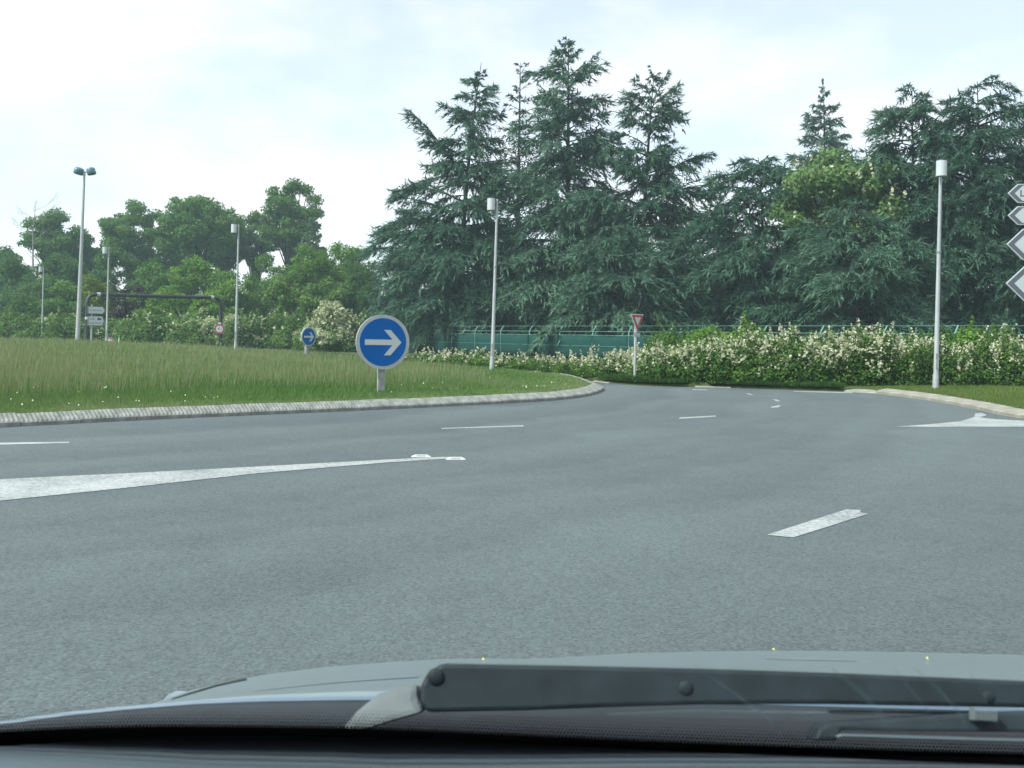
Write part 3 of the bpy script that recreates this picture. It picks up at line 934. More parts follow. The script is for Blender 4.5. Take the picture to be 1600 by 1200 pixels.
MG = "young trees and shrubs of the middle row"
for i, (px, py, Y, R, mm, lb) in enumerate([
    (25, 398, 100, 4.0, "dark_leaf", "dark shrub mass at the left edge behind the far lamp post"),
    (95, 392, 98, 3.6, "dark_leaf", "dark leafy tree between the far lamp post and the tall twin lamp"),
    (185, 384, 100, 4.0, "dark_leaf", "dark leafy tree behind the second farthest lamp post"),
    (240, 402, 92, 3.2, "oak", "mid green shrub above the left end of the gantry"),
    (303, 398, 90, 3.6, "young_leaf", "fresh green shrub with a broad top over the middle of the gantry"),
    (362, 420, 88, 3.4, "young_leaf", "fresh green shrub beside the lamp post by the gantry"),
    (415, 395, 95, 3.4, "oak", "mid green tree below the slim oak"),
    (478, 380, 90, 3.2, "young_leaf", "bright green young tree below the grey-green birch"),
    (528, 376, 92, 3.0, "young_leaf", "bright green young tree touching the first cedar boughs"),
    (558, 384, 96, 3.6, "oak", "mid green tree filling the gap beside the first cedar boughs"),
    (452, 424, 82, 2.8, "scrub", "olive green shrub right of the gantry lamp post"),
    (508, 432, 80, 3.0, "scrub", "olive green rounded shrub above the white blossoming bush"),
    (560, 420, 84, 2.8, "dark_leaf", "dark green shrub at the foot of the first cedar"),
    (146, 428, 86, 2.4, "yellow_leaf", "yellowish young tree behind the left leg of the gantry"),
    (210, 444, 84, 2.0, "copper", "dark copper-leaved bush under the gantry beam"),
    (105, 436, 84, 2.8, "oak", "green shrub left of the gantry behind the tall lamp pole"),
    (48, 452, 84, 3.0, "dark_leaf", "dark shrub behind the farthest lamp post"),
    (70, 425, 92, 3.6, "dark_leaf", "dark green tree right behind the head of the farthest lamp post"),
    (258, 448, 82, 2.6, "young_leaf", "fresh green bush under the middle of the gantry beam"),
    (330, 452, 80, 2.6, "young_leaf", "fresh green bush under the right end of the gantry beam"),
]):
    broadleaf("copper_shrub" if mm == "copper" else "leafy_shrub", lb, "shrub", (px, py), Y, R, 90 + i, mm, 0.26, 38, 0.06, 30, MG, blob=0.30)

# blossoming bushes: leaves plus racemes of cream flowers
def blossom_bush(name, label, foot, H, R, seed, leafm="hedge", flowerm="blossom", leaf=0.085, area=210, nrac=55, rac_len=0.34, fl=0.05, per=14, group=None, depth=0.8, high=0.45, spikes=4, cat="bush"):
    rng = np.random.default_rng(seed)
    blobs, segs = [], []
    nb_ = 13
    for k in range(nb_):
        rr = rng.uniform(0.30, 0.48) * min(R, H * 0.75)
        a = rng.uniform(0, 6.28); f = rng.uniform(0, 1) ** 0.6
        c = np.array([math.cos(a) * (R - rr * 0.5) * f, math.sin(a) * (R - rr * 0.5) * f * depth, 0.0])
        c[2] = rng.uniform(rr * 0.55, max(rr * 0.6, (H - rr * 0.85) * (1 - 0.35 * f * f)))
        blobs.append((c, (rr, rr, rr * 0.9)))
        segs.append(([Vector((c[0] * 0.25, c[1] * 0.25, -0.02)), Vector((c[0] * 0.7, c[1] * 0.7, c[2] * 0.6)), Vector(c)], [0.022, 0.015, 0.008]))
    for k in range(6):
        a = 2 * math.pi * k / 6 + rng.uniform(-0.3, 0.3); rr = 0.34 * min(R, H)
        blobs.append((np.array([math.cos(a) * R * 0.85, math.sin(a) * R * 0.85 * depth, rr * 0.55]), (rr * 1.2, rr, rr)))
    blobs.append((np.array([0, 0, H * 0.45]), (R * 0.7, R * 0.7 * depth, H * 0.42)))
    V, F, T = leaf_blobs(rng, blobs, area, leaf, fill=0.3)
    # leafy shoots that break the outline
    sh = []
    for k in range(spikes):
        b0 = blobs[rng.integers(0, nb_)]
        p0 = b0[0] + np.array([rng.normal(0, 0.3) * b0[1][0], rng.normal(0, 0.3) * b0[1][0], b0[1][2] * 0.7])
        sh.append((p0, rng.uniform(0.2, 0.75) * min(1.0, H * 0.6)))
    for p0, L in sh:
        n = int(L * 70)
        f = rng.uniform(0, 1, n)
        lean_ = rng.normal(0, 0.25, 2)
        c = p0 + np.column_stack([lean_[0] * f * L, lean_[1] * f * L, f * L]) + rng.normal(0, 0.035, (n, 3))
        nn = unit(rng.normal(size=(n, 3))); aa = unit(np.cross(nn, rng.normal(size=(n, 3)))); bb = np.cross(nn, aa)
        v, fq = quads(c, aa * leaf * 0.55, bb * leaf * 0.35)
        F = np.concatenate([F, fq + len(V)]); V = np.concatenate([V, v]); T = np.concatenate([T, rng.uniform(0.3, 0.9, n)])
    V[:, 2] = np.maximum(V[:, 2], 0.01)
    root = empty(name, foot)
    tb = MB()
    for pts, rad in segs: tb.tube(pts, rad, 4, caps=False)
    tb.build("stems", "bark", root)
    link("foliage", np_mesh("foliage", V, [F], leafm, T), root)
    if nrac:
        k = rng.integers(0, len(blobs), nrac * 4)
        dd = unit(rng.normal(size=(nrac * 4, 3)) + np.array([0, -0.35, 0.45]))
        c = np.array([blobs[i][0] for i in k]) + dd * np.array([blobs[i][1] for i in k]) * rng.uniform(0.92, 1.08, (nrac * 4, 1))
        w = np.clip((c[:, 2] / H - high + 0.35), 0.04, 1) ** 1.3 * (0.06 + rng.uniform(0, 1, len(blobs)) ** 2.2)[k]
        sel = np.argsort(-w * rng.uniform(0.15, 1, len(w)))[:nrac]
        c, dd = c[sel], dd[sel]
        ext = [p0 + np.array([0, 0, L * 0.6]) for p0, L in sh]
        if ext:
            c = np.concatenate([c, ext]); dd = np.concatenate([dd, np.tile([0.0, 0.0, 1.0], (len(ext), 1))])
        n = len(c)
        ax = unit(dd * 0.5 + np.array([0, 0, 0.55]) + rng.normal(0, 0.35, (n, 3)))
        rl = rac_len * rng.uniform(0.3, 1.25, n)
        cnt = np.maximum(3, (per * rl / rac_len).astype(int))
        rep = np.repeat(np.arange(n), cnt)
        f = rng.uniform(0, 1, len(rep))
        pos = c[rep] + ax[rep] * (rl[rep] * (f - 0.3))[:, None] + rng.normal(0, 1, (len(rep), 3)) * (fl * 0.75 * (1.1 - 0.6 * f))[:, None]
        pos[:, 2] = np.maximum(pos[:, 2], 0.05)
        nn = unit(rng.normal(size=pos.shape) + np.array([0, -0.4, 0.3])); aa = unit(np.cross(nn, rng.normal(size=pos.shape))); bb = np.cross(nn, aa)
        s = fl * rng.uniform(0.5, 1.1, (len(rep), 1))
        Vb, Fb = quads(pos, aa * s, bb * s)
        link("blossom", np_mesh("blossom", Vb, [Fb], flowerm, rng.uniform(0, 1, len(pos))), root)
    tag(root, label, cat, group)
    return root

# far scrub behind the island
SG = "scrub bushes along the road behind the island"
for i, (px, py, Y, R, nr_, lb) in enumerate([
    (20, 478, 80, 2.6, 0, "dark green scrub at the left edge behind the small red sign"),
    (75, 486, 78, 2.4, 4, "scrub behind the farthest lamp post foot"),
    (112, 480, 76, 2.2, 6, "scrub left of the gantry leg behind the tall twin lamp pole"),
    (182, 492, 78, 2.3, 10, "scrub between the gantry leg and the arrow boards"),
    (222, 484, 76, 2.2, 14, "flecked scrub right of the arrow boards under the gantry"),
    (262, 480, 77, 2.2, 30, "scrub with a few cream sprays under the gantry"),
    (300, 478, 76, 2.3, 25, "scrub left of the round height limit sign"),
    (352, 482, 75, 2.7, 800, "scrub covered in cream blossom behind the height limit sign"),
    (392, 486, 76, 2.2, 70, "half blossoming scrub just right of the gantry lamp post"),
    (430, 480, 76, 2.2, 12, "green scrub midway between the gantry and the small arrow sign"),
    (466, 482, 75, 2.2, 18, "green scrub behind the small blue arrow sign"),
    (522, 474, 68, 2.6, 1100, "bush smothered in cream blossom between the two blue arrow signs"),
    (566, 490, 70, 2.1, 40, "green scrub directly behind the large blue arrow sign"),
    (606, 512, 68, 1.8, 20, "low scrub at the start of the green screen fence"),
]):
    p = P(px, 520, Y); H = P(px, py, Y).z
    blossom_bush("scrub_bush", lb, (p.x, Y, 0), H, R, 130 + i, "scrub", "blossom_far", 0.21, 38, nr_, 0.5, 0.11, 9, SG, 0.8, 0.30, 5)

# flowering hedge along the verge
hedge_px = [ # foot x, foot y, top y, radius, racemes
    (648, 571, 556, 1.4, 70), (690, 574, 560, 1.3, 90), (722, 576, 549, 1.3, 150), (752, 578, 563, 1.2, 80), (806, 582, 566, 1.3, 70),
    (842, 586, 569, 1.2, 50), (872, 589, 565, 1.15, 60), (905, 592, 558, 1.1, 110), (940, 596, 552, 1.1, 140), (972, 598, 551, 1.1, 150),
    (1012, 601, 549, 1.05, 140), (1052, 603, 543, 1.05, 130), (1092, 604, 541, 1.0, 130), (1132, 605, 533, 1.05, 170), (1172, 606, 522, 1.0, 230),
    (1212, 607, 526, 1.0, 230), (1250, 608, 508, 1.0, 260), (1290, 609, 528, 1.0, 230), (1330, 609, 512, 1.05, 260), (1368, 609, 507, 1.0, 260),
    (1408, 608, 526, 1.0, 200), (1446, 608, 528, 1.0, 150), (1486, 607, 534, 1.05, 120), (1526, 608, 532, 1.05, 110), (1566, 609, 528, 1.05, 130), (1608, 610, 522, 1.1, 150), (1650, 612, 528, 1.1, 100)]
ORD = ["first", "second", "third", "fourth", "fifth", "sixth", "seventh", "eighth", "ninth", "tenth", "eleventh", "twelfth", "thirteenth", "fourteenth", "fifteenth", "sixteenth", "seventeenth"]
HGRP = "flowering hedge bushes along the verge"
n_left = sum(1 for h in hedge_px if h[0] < 993)
for i, (px, py, ty, R, nr_) in enumerate(hedge_px):
    f = G(px, py)
    j = int(np.argmin(np.hypot(VL[:, 0] - f.x, VL[:, 1] - f.y)))
    back = (0.80 if 960 < px < 1030 else 0.45) if px < 1335 else 0.3
    foot = (f.x + nv[j][0] * back, f.y + nv[j][1] * back, VERGE_Z)
    Yb = foot[1]
    H = max(0.42, P(px, ty, Yb).z - VERGE_Z)
    if px < 993:
        lb = "cream-flowering hedge bush, %s to the left of the give way sign" % ORD[n_left - 1 - i]
    else:
        lb = "cream-flowering hedge bush, %s to the right of the give way sign" % ORD[i - n_left]
    far = Yb > 36
    blossom_bush("hedge_bush", lb, foot, H, R, 200 + i, "hedge", "blossom", 0.12 if far else 0.095, 108 if far else 150, int(nr_ * (0.16 if Yb > 33 else 0.36) * random.Random(i * 7).uniform(0.6, 1.35)), 0.52, 0.050 if far else 0.042, 19, HGRP, 0.75, 0.40, 11)

# plain green bushes standing against the fence
for i, (px, ty, Y, R, lb) in enumerate([
    (1045, 508, 46.6, 1.7, "plain green creeper bush on the fence right of the give way sign"),
    (1105, 500, 44.8, 1.9, "bright green creeper bush over the middle of the fence"),
    (1160, 503, 43.0, 1.7, "bright green creeper bush at the right end of the fence growth"),
    (1462, 502, 34.0, 1.3, "green bush behind the foot of the near lamp post"),
    (1512, 497, 33.6, 1.4, "tall bright green bush right of the near lamp post"),
    (1566, 503, 33.2, 1.3, "green bush at the right end of the hedge below the arrow signs")]):
    p = P(px, 530, Y); H = P(px, ty, Y).z
    blossom_bush("green_bush", lb, (p.x, Y, VERGE_Z), H - VERGE_Z, R, 300 + i, "young_leaf" if i in (1, 2, 4) else "hedge", "blossom", 0.12, 140, 0, group="plain green bushes on the fence", spikes=9)

# woodland mass closing the view behind everything
def far_wood(name, x0, x1, Y, H, seed, label, m="dark_leaf"):
    rng = np.random.default_rng(seed)
    blobs = []
    n = int((x1 - x0) / 0.95)
    for k in range(n):
        x = rng.uniform(x0, x1)
        z = rng.uniform(0.5, H) * (0.8 + 0.2 * math.sin(x * 0.21))
        r = rng.uniform(1.4, 2.6)
        blobs.append((np.array([x, Y + rng.uniform(-4, 6), z]), (r, r, r * 0.8)))
    V, F, T = leaf_blobs(rng, blobs, 7, 0.68)
    V[:, 2] = np.maximum(V[:, 2], 0)
    tag(link(name, np_mesh(name, V, [F], m, T)), label, "woods", kind="stuff")
far_wood("far_woods", -85, -8, 128, 9.5, 401, "dark wood closing the view behind the oaks")
far_wood("far_woods", -14, 75, 104, 9.0, 402, "dark wood closing the view behind the cedars")

# ------------------------------------------------------------------ fence: posts with bent tops, screen cloth bays, wires
fence = tag(empty("screen_fence", (-7.5, 70, VERGE_Z)), "green screen fence with bent-top posts behind the hedge, below the cedars", "fence")
FD = Vector((0.568, -0.823, 0)).normalized()
FN = Vector((FD.y, -FD.x, 0))       # towards the road
mbp = MB()
mbp.tube([(0, 0, -0.1), (0, 0, 1.62), tuple(-FN * -0.22 * -1 + Vector((0, 0, 1.92)))], [0.032, 0.032, 0.026], 6)
post_me = mbp.build("post", "fence_post", fence)
posts = []
frng = random.Random(9)
S0, S1 = -12, 51
k = 0
s = S0
while s <= S1:
    o = post_me if k == 0 else link("post", post_me.data, fence)
    o.location = FD * s
    o.rotation_euler = (frng.uniform(-0.02, 0.02), frng.uniform(-0.02, 0.02), 0)
    s += 3.0; k += 1
# cloth: slightly slack between the posts
def cloth(seed):
    r = random.Random(seed)
    V, F = [], []
    nx, nz = 8, 3
    for iz in range(nz + 1):
        for ix in range(nx + 1):
            f = ix / nx
            sag = 0.035 * math.sin(math.pi * f) * (1 if iz == nz else 0.3) * r.uniform(0.6, 1.3)
            off = 0.05 + 0.03 * math.sin(math.pi * f) * r.uniform(-1, 1)
            V.append(tuple(FD * (0.03 + 2.94 * f) + FN * off + Vector((0, 0, 0.10 + 1.28 * iz / nz - sag))))
    for iz in range(nz):
        for ix in range(nx):
            a = iz * (nx + 1) + ix
            F.append((a, a + 1, a + nx + 2, a + nx + 1))
    me = bpy.data.meshes.new("screen_panel"); me.from_pydata(V, [], F); me.materials.append(MATS["fence_screen"]); me.update()
    me.polygons.foreach_set("use_smooth", [True] * len(me.polygons))
    return me
cl_me = [cloth(q) for q in range(4)]
for i in range(k - 1):
    o = link("screen_panel", cl_me[i % 4], fence); o.location = FD * (S0 + 3.0 * i)
    sm = o.modifiers.new("thickness", 'SOLIDIFY'); sm.thickness = 0.004
for zz, rr, ff_ in ((1.60, 0.011, 0), (1.395, 0.010, 0.055), (0.80, 0.008, 0.06), (1.90, 0.007, 0.22)):
    mb = MB(); mb.tube([tuple(FD * S0 + FN * ff_ + Vector((0, 0, zz))), tuple(FD * (S0 + 3 * (k - 1)) + FN * ff_ + Vector((0, 0, zz)))], rr, 4)
    mb.build("wire", "fence_wire", fence)

# ------------------------------------------------------------------ lamp posts
def zground(x, y):
    q = np.array([[x, y]])
    if inside(q, ISL)[0]: return float(island_h(q)[0])
    if inside(q, VP)[0]: return VERGE_Z
    return 0.0

def lamp_post(px, top_y, Y, label, arm=(-1.0, -0.15), lean=0.0, cable=False):
    top = P(px, top_y, Y)
    z0 = zground(top.x, Y)
    H = top.z - z0
    root = empty("lamp_post", (top.x, Y, z0))
    mb = MB()
    mb.tube([(-lean, 0, -0.05), (-lean * 0.8, 0, 0.35), (-lean * 0.75, 0, 0.45), (0, 0, H)], [0.080, 0.080, 0.066, 0.036], 12)
    mb.build("pole", "galv", root, smooth=True)
    mb = MB(); mb.box((-0.035, -0.086, 0.55), (0.035, -0.055, 0.95)); mb.build("access_door", "galv_old", root, loc=(-lean * 0.8, 0, 0))
    mb = MB(); mb.tube([(-lean * 0.3, 0, H * 0.60), (-lean * 0.3, 0, H * 0.60 + 0.05)], 0.066, 10); mb.build("collar", "galv_old", root, smooth=True)
    a = Vector((arm[0], arm[1], 0)).normalized() * 0.215
    mb = MB()
    mb.tube([(0, 0, H - 0.10), tuple(a * 0.6 + Vector((0, 0, H - 0.10)))], 0.022, 8)
    mb.build("bracket", "galv_old", root, smooth=True)
    mb = MB()
    mb.tube([(0, 0, H - 0.30), tuple(a * 0.6 + Vector((0, 0, H - 0.30)))], 0.022, 8)
    mb.build("bracket", "galv_old", root, smooth=True)
    n = 20; R = 0.135; h0, h1 = H - 0.40, H + 0.005
    mb = MB()
    v = []
    for z, r in ((h0, R), (h1, R), (h1, R * 0.5), (h0 + 0.07, R - 0.012), (h0, R - 0.012)):
        v += [(a.x + r * math.cos(2 * PI * i / n), a.y + r * math.sin(2 * PI * i / n), z) for i in range(n)]
    f = []
    for x, y in ((0, 1), (4, 0), (3, 4)):
        f += [(x * n + i, x * n + (i + 1) % n, y * n + (i + 1) % n, y * n + i) for i in range(n)]
    mb.add(v, f)
    head = mb.build("lamp_head", "lamp_white", root, smooth=True)
    mb = MB(); mb.tube([(a.x, a.y, h1 + 0.001), (a.x, a.y, h1 + 0.022), (a.x, a.y, h1 + 0.032)], [R * 1.02, R * 1.0, R * 0.7], 20); mb.build("cap", "lamp_cap", head, smooth=True)
    mb = MB(); mb.tube([(a.x, a.y, h0 + 0.05), (a.x, a.y, h0 + 0.065)], R - 0.014, 20); mb.build("diffuser", "lamp_inside", head)
    if cable:
        mb = MB(); mb.tube([(0.075, 0.01, 0.3), (0.055, 0.01, H * 0.6), (0.045, 0.01, H - 0.2)], 0.010, 5); mb.build("cable", "lamp_cap", root)
    tag(root, label, "lamp post", "lamp posts with drum heads around the roundabout")

lamp_post(1470, 254, 25.7, "near lamp post with white drum head on the grass corner by the right kerb", (-0.35, -1.0), 0.04, True)
lamp_post(777, 311, 33.5, "lamp post with drum head on the island in front of the fence", (-1, -0.25), 0.10)
lamp_post(373, 351, 46.6, "lamp post with drum head just right of the black gantry", (-1, -0.2), 0.06)
lamp_post(170, 386, 58, "lamp post with drum head seen behind the gantry beam", (-1, -0.2), 0.05)
lamp_post(68, 417, 77, "smallest and farthest drum-head lamp post, left of the twin lamp", (-1, -0.2), 0.05)

def twin_lamp():
    Y = 52.0
    top = P(132, 268, Y); z0 = zground(top.x, Y); H = top.z - z0
    root = empty("twin_lamp_mast", (top.x, Y, z0))
    mb = MB(); mb.tube([(-0.22, 0, -0.05), (-0.20, 0, 0.6), (0, 0, H)], [0.125, 0.12, 0.055], 12); mb.build("pole", "galv", root, smooth=True)
    mb = MB(); mb.tube([(-0.16, -0.02, H - 0.06), (0.30, 0.02, H - 0.02)], 0.03, 6); mb.build("arm", "galv_old", root)
    for sx, tilt, dy in ((-1, 0.42, -0.75), (1, 0.30, -0.15)):
        c = Vector((0.30 * sx + (0.06 if sx > 0 else 0.0), 0, H + 0.02))
        ax = Vector((sx * -tilt, dy * 0.25, 1)).normalized()
        q = ax.to_track_quat('Z', 'Y').to_matrix()
        n = 18
        v = []
        prof = [(-0.17, 0.27), (-0.15, 0.285), (0.10, 0.275), (0.17, 0.22), (0.20, 0.10)]
        for z, r in prof:
            v += [c + q @ Vector((r * math.cos(2 * PI * i / n), 0.82 * r * math.sin(2 * PI * i / n), z)) for i in range(n)]
        f = [(k * n + i, k * n + (i + 1) % n, (k + 1) * n + (i + 1) % n, (k + 1) * n + i) for k in range(len(prof) - 1) for i in range(n)]
        f.append(tuple(range((len(prof) - 1) * n, len(prof) * n)))
        mb = MB(); mb.add(v, f); hd = mb.build("lamp_head", "lamp_teal", root, smooth=True)
        mb = MB(); mb.add([c + q @ Vector((0.262 * math.cos(2 * PI * i / n), 0.82 * 0.262 * math.sin(2 * PI * i / n), -0.165)) for i in range(n)], [tuple(range(n))[::-1]])
        mb.build("diffuser", "lamp_inside", hd)
    tag(root, "tall mast with two tilted blue-grey lamp heads standing above the oaks", "lamp post")
twin_lamp()

def small_twin(px, top_y, Y, span, label, mode=2):
    top = P(px, top_y, Y)
    root = empty("street_lamp", (top.x, Y, 0))
    H = top.z - 0.45
    mb = MB(); mb.tube([(0, 0, 0), (0, 0, H)], [0.10, 0.06], 8); mb.build("pole", "galv", root, smooth=True)
    for sx in ((-1, 1) if mode == 2 else (1,)):
        mb = MB(); mb.tube([(0, 0, H - 0.05), (sx * span * 0.3, 0, H + 0.22), (sx * span * 0.6, 0, H + 0.38)], [0.05, 0.045, 0.035], 6); mb.build("arm", "galv", root, smooth=True)
        mb = MB(); mb.tube([(sx * span * 0.5, 0, H + 0.36), (sx * span * 0.62, 0, H + 0.47), (sx * span * 0.85, 0, H + 0.53), (sx * span, 0, H + 0.50)], [0.05, 0.13, 0.14, 0.05], 8); mb.build("lamp_head", "lamp_white", root, smooth=True)
    tag(root, label, "street lamp")
small_twin(183, 441, 100, 1.15, "far street lamp with two arms spread like wings above the gantry beam")
small_twin(75, 459, 112, 1.0, "far small street lamp with one arm among the scrub right of the farthest lamp post", 1)

# ------------------------------------------------------------------ signs
def glyph(txt, size, m, name, parent, M):
    cu = bpy.data.curves.new(name, 'FONT')
    cu.body = txt; cu.size = size; cu.align_x = 'CENTER'; cu.align_y = 'CENTER'; cu.extrude = 0.002
    tmp = bpy.data.objects.new(name, cu); col.objects.link(tmp)
    dg = bpy.context.evaluated_depsgraph_get()
    me = bpy.data.meshes.new_from_object(tmp.evaluated_get(dg))
    bpy.data.objects.remove(tmp)
    me.transform(M); me.materials.clear(); me.materials.append(MATS[m])
    return link(name, me, parent)

def disc_layers(root, R, zc, layers, thick=0.035):
    """Round plate facing -Y: rim, then faces (radius fraction, material, name), each 3 mm proud."""
    n = 40
    def f3(u, v, w): return (u, w, zc + v)
    circ = lambda r: [(r * math.cos(2 * PI * i / n), r * math.sin(2 * PI * i / n)) for i in range(n)]
    mb = MB(); mb.prism(circ(R), thick / 2, -thick / 2, f3); plate = mb.build("plate", "sign_rim", root, smooth=True)
    y = -thick / 2
    for fr, m, nm in layers:
        mb = MB(); mb.prism(circ(R * fr), y, y - 0.003, f3); mb.build(nm, m, plate); y -= 0.003
    return plate, y

def arrow_sign(px, py, dia, Y, yaw, label, post_w=0.075):
    c = P(px, py, Y)
    z0 = zground(c.x, Y)
    root = empty("arrow_sign", (c.x, Y, z0), yaw)
    R = dia / 2; zc = c.z - z0
    plate, y = disc_layers(root, R, zc, [(0.875, "sign_blue", "blue_face")], 0.06)
    r = R * 0.875
    A_ = [(-.78, .105), (.40, .105), (.03, .51), (.32, .51), (.79, -.01), (.32, -.55), (.04, -.55), (.40, -.125), (-.78, -.125)]
    mb = MB(); mb.prism([(u * r, v * r) for u, v in A_], y, y - 0.003, lambda u, v, w: (u, w, zc + v)); mb.build("arrow", "sign_white", plate)
    mb = MB(); mb.box((-post_w / 2, 0.031, -0.1), (post_w / 2, 0.031 + post_w * 0.8, zc + R * 0.7)); mb.build("post", "galv_old", root)
    tag(root, label, "road sign", "blue round arrow signs on the island")
arrow_sign(598, 534.5, 1.12, 19.6, math.radians(24), "large blue round sign with white arrow near the island kerb", 0.135)
arrow_sign(482, 526, 0.86, 43, math.radians(54), "small far blue round sign with white arrow on the far side of the island", 0.16)

def yield_sign():
    Y = 27.75
    c = P(993.5, 600, Y)
    root = empty("yield_sign", (c.x, Y, VERGE_Z), math.radians(46))
    zt = P(995, 491, Y).z - VERGE_Z
    zb = P(995, 518.5, Y).z - VERGE_Z
    h = zt - zb; w = h * 0.60
    def tri(k):
        cz = zt - h / 3
        pts = [(-w, zt), (w, zt), (0.0, zb)]
        return [((u) * k, cz + (v - cz) * k) for u, v in pts]
    f3 = lambda u, v, q: (u, q, v)
    mb = MB(); mb.prism(tri(1.0)[::-1], 0.02, -0.02, f3); plate = mb.build("plate", "sign_white", root, bevel=0.012)
    mb = MB(); mb.prism(tri(0.89)[::-1], -0.02, -0.024, f3); mb.build("red_face", "sign_red", plate)
    mb = MB(); mb.prism(tri(0.47)[::-1], -0.024, -0.028, f3); mb.build("white_face", "sign_white", plate)
    mb = MB(); mb.tube([(0.0, 0.045, -0.05), (0, 0.045, zt - h * 0.35)], 0.040, 10); mb.build("post", "galv", root, smooth=True)
    z1, z2 = P(995, 520, Y).z - VERGE_Z, P(995, 526.5, Y).z - VERGE_Z
    mb = MB(); mb.box((-0.15, -0.018, z2), (0.15, 0.0, z1)); pl = mb.build("name_plate", "sign_rim", root)
    for t in (0.32, 0.66):
        zz = z2 + (z1 - z2) * t
        mb = MB(); mb.box((-0.12, -0.021, zz - 0.008), (0.12, -0.018, zz + 0.008)); mb.build("text_line", "sign_grey", pl)
    tag(root, "red and white give way triangle on a pole before the hedge", "road sign")
yield_sign()

def ring_sign(name, px, py, dia, Y, yaw, label, post=True, z0=0.0):
    c = P(px, py, Y)
    root = empty(name, (c.x, Y, z0), yaw)
    zc = c.z - z0
    plate, y = disc_layers(root, dia / 2, zc, [(0.96, "sign_red", "red_ring"), (0.70, "sign_white", "white_face")])
    mb = MB(); mb.tube([(0, 0.05, min(0.0, zc - dia)), (0, 0.05, zc + dia * 0.3)], 0.03, 8); mb.build("post", "galv", root, smooth=True)
    tag(root, label, "road sign")
    return root, plate, y, zc
ring_sign("speed_sign", 171, 534.5, 0.66, 64.5, 0.0, "top of a round red-ringed sign just showing over the island grass")
ring_sign("far_sign", 16, 518, 0.55, 84, 0.3, "tiny red and white sign at the left edge beyond the island")
mb = MB(); c = P(183.5, 533, 64.5); mb.tube([(0, 0, 0), (0.12, 0, c.z + 0.22)], [0.03, 0.03], 6)
mk = mb.build("marker_stake", "sign_pale_green", None, loc=(c.x, 64.5, 0)); tag(mk, "short leaning pale stake beside the half hidden round sign", "stake")

# ---- height limit gantry
def gantry():
    YL, YR = 66.0, 73.0
    a, b = P(136, 500, YL), P(345, 500, YR)
    zl, zr = P(140, 459.5, YL).z, P(345, 465.5, YR).z
    A_, B_ = Vector((a.x, YL, 0)), Vector((b.x, YR, 0))
    d = (B_ - A_).normalized()
    root = empty("height_gantry", A_)
    L = (B_ - A_)
    def corner(o, z, s):
        return [o + Vector((0, 0, z - 0.65)), o + Vector((0, 0, z - 0.30)) + d * s * 0.05, o + Vector((0, 0, z - 0.09)) + d * s * 0.24, o + Vector((0, 0, z)) + d * s * 0.62]
    z3 = Vector((0, 0, 0))
    mb = MB(); mb.tube([z3 - Vector((0, 0, 0.1))] + corner(z3, zl, 1), 0.135, 12); mb.build("leg", "black_pipe", root, smooth=True)
    mb = MB(); mb.tube([L - Vector((0, 0, 0.1))] + corner(L, zr, -1), 0.135, 12); mb.build("leg", "black_pipe", root, smooth=True)
    p, q = d * 0.62 + Vector((0, 0, zl)), L - d * 0.62 + Vector((0, 0, zr))
    mid = p.lerp(q, 0.5)
    mb = MB(); mb.tube([p, mid - Vector((0, 0, 0.02)), q], 0.135, 12); mb.build("beam", "black_pipe", root, smooth=True)
    for c0, c1 in ((p, p + d * 0.24), (q, q - d * 0.24), (Vector((0, 0, P(135, 499, YL).z)), Vector((0, 0, P(135, 495, YL).z)))):
        mb = MB(); mb.tube([c0, c1], 0.142, 12); mb.build("white_band", "sign_white", root, smooth=True)
    tag(root, "black pipe height gantry over the road behind the island", "gantry")
    # height limit disc strapped to the right leg
    Ys = YR - 0.22
    c = P(343, 514, Ys)
    r2 = empty("height_limit_sign", (c.x, Ys, 0), 0.12)
    plate, y = disc_layers(r2, 0.37, c.z, [(0.97, "sign_red", "red_ring"), (0.70, "sign_white", "white_face")])
    Rm = Matrix.Rotation(PI / 2, 4, 'X')
    glyph("4", 0.34, "sign_black", "digit", plate, Matrix.Translation((-0.07, y - 0.002, c.z)) @ Rm)
    glyph("2", 0.20, "sign_black", "digit", plate, Matrix.Translation((0.11, y - 0.002, c.z - 0.05)) @ Rm)
    for s in (-1, 1):
        mb = MB(); mb.prism([(-0.05, s * 0.245), (0.05, s * 0.245), (0, s * 0.18)][::(1 if s < 0 else -1)], y, y - 0.003, lambda u, v, w: (u, w, c.z + v)); mb.build("pointer", "sign_black", plate)
    mb = MB(); mb.box((-0.12, -0.015, c.z + 0.375), (0.12, 0.10, c.z + 0.50)); mb.build("strap", "sign_white", r2)
    tag(r2, "round red-ringed height limit sign strapped to the right gantry leg", "road sign")
gantry()

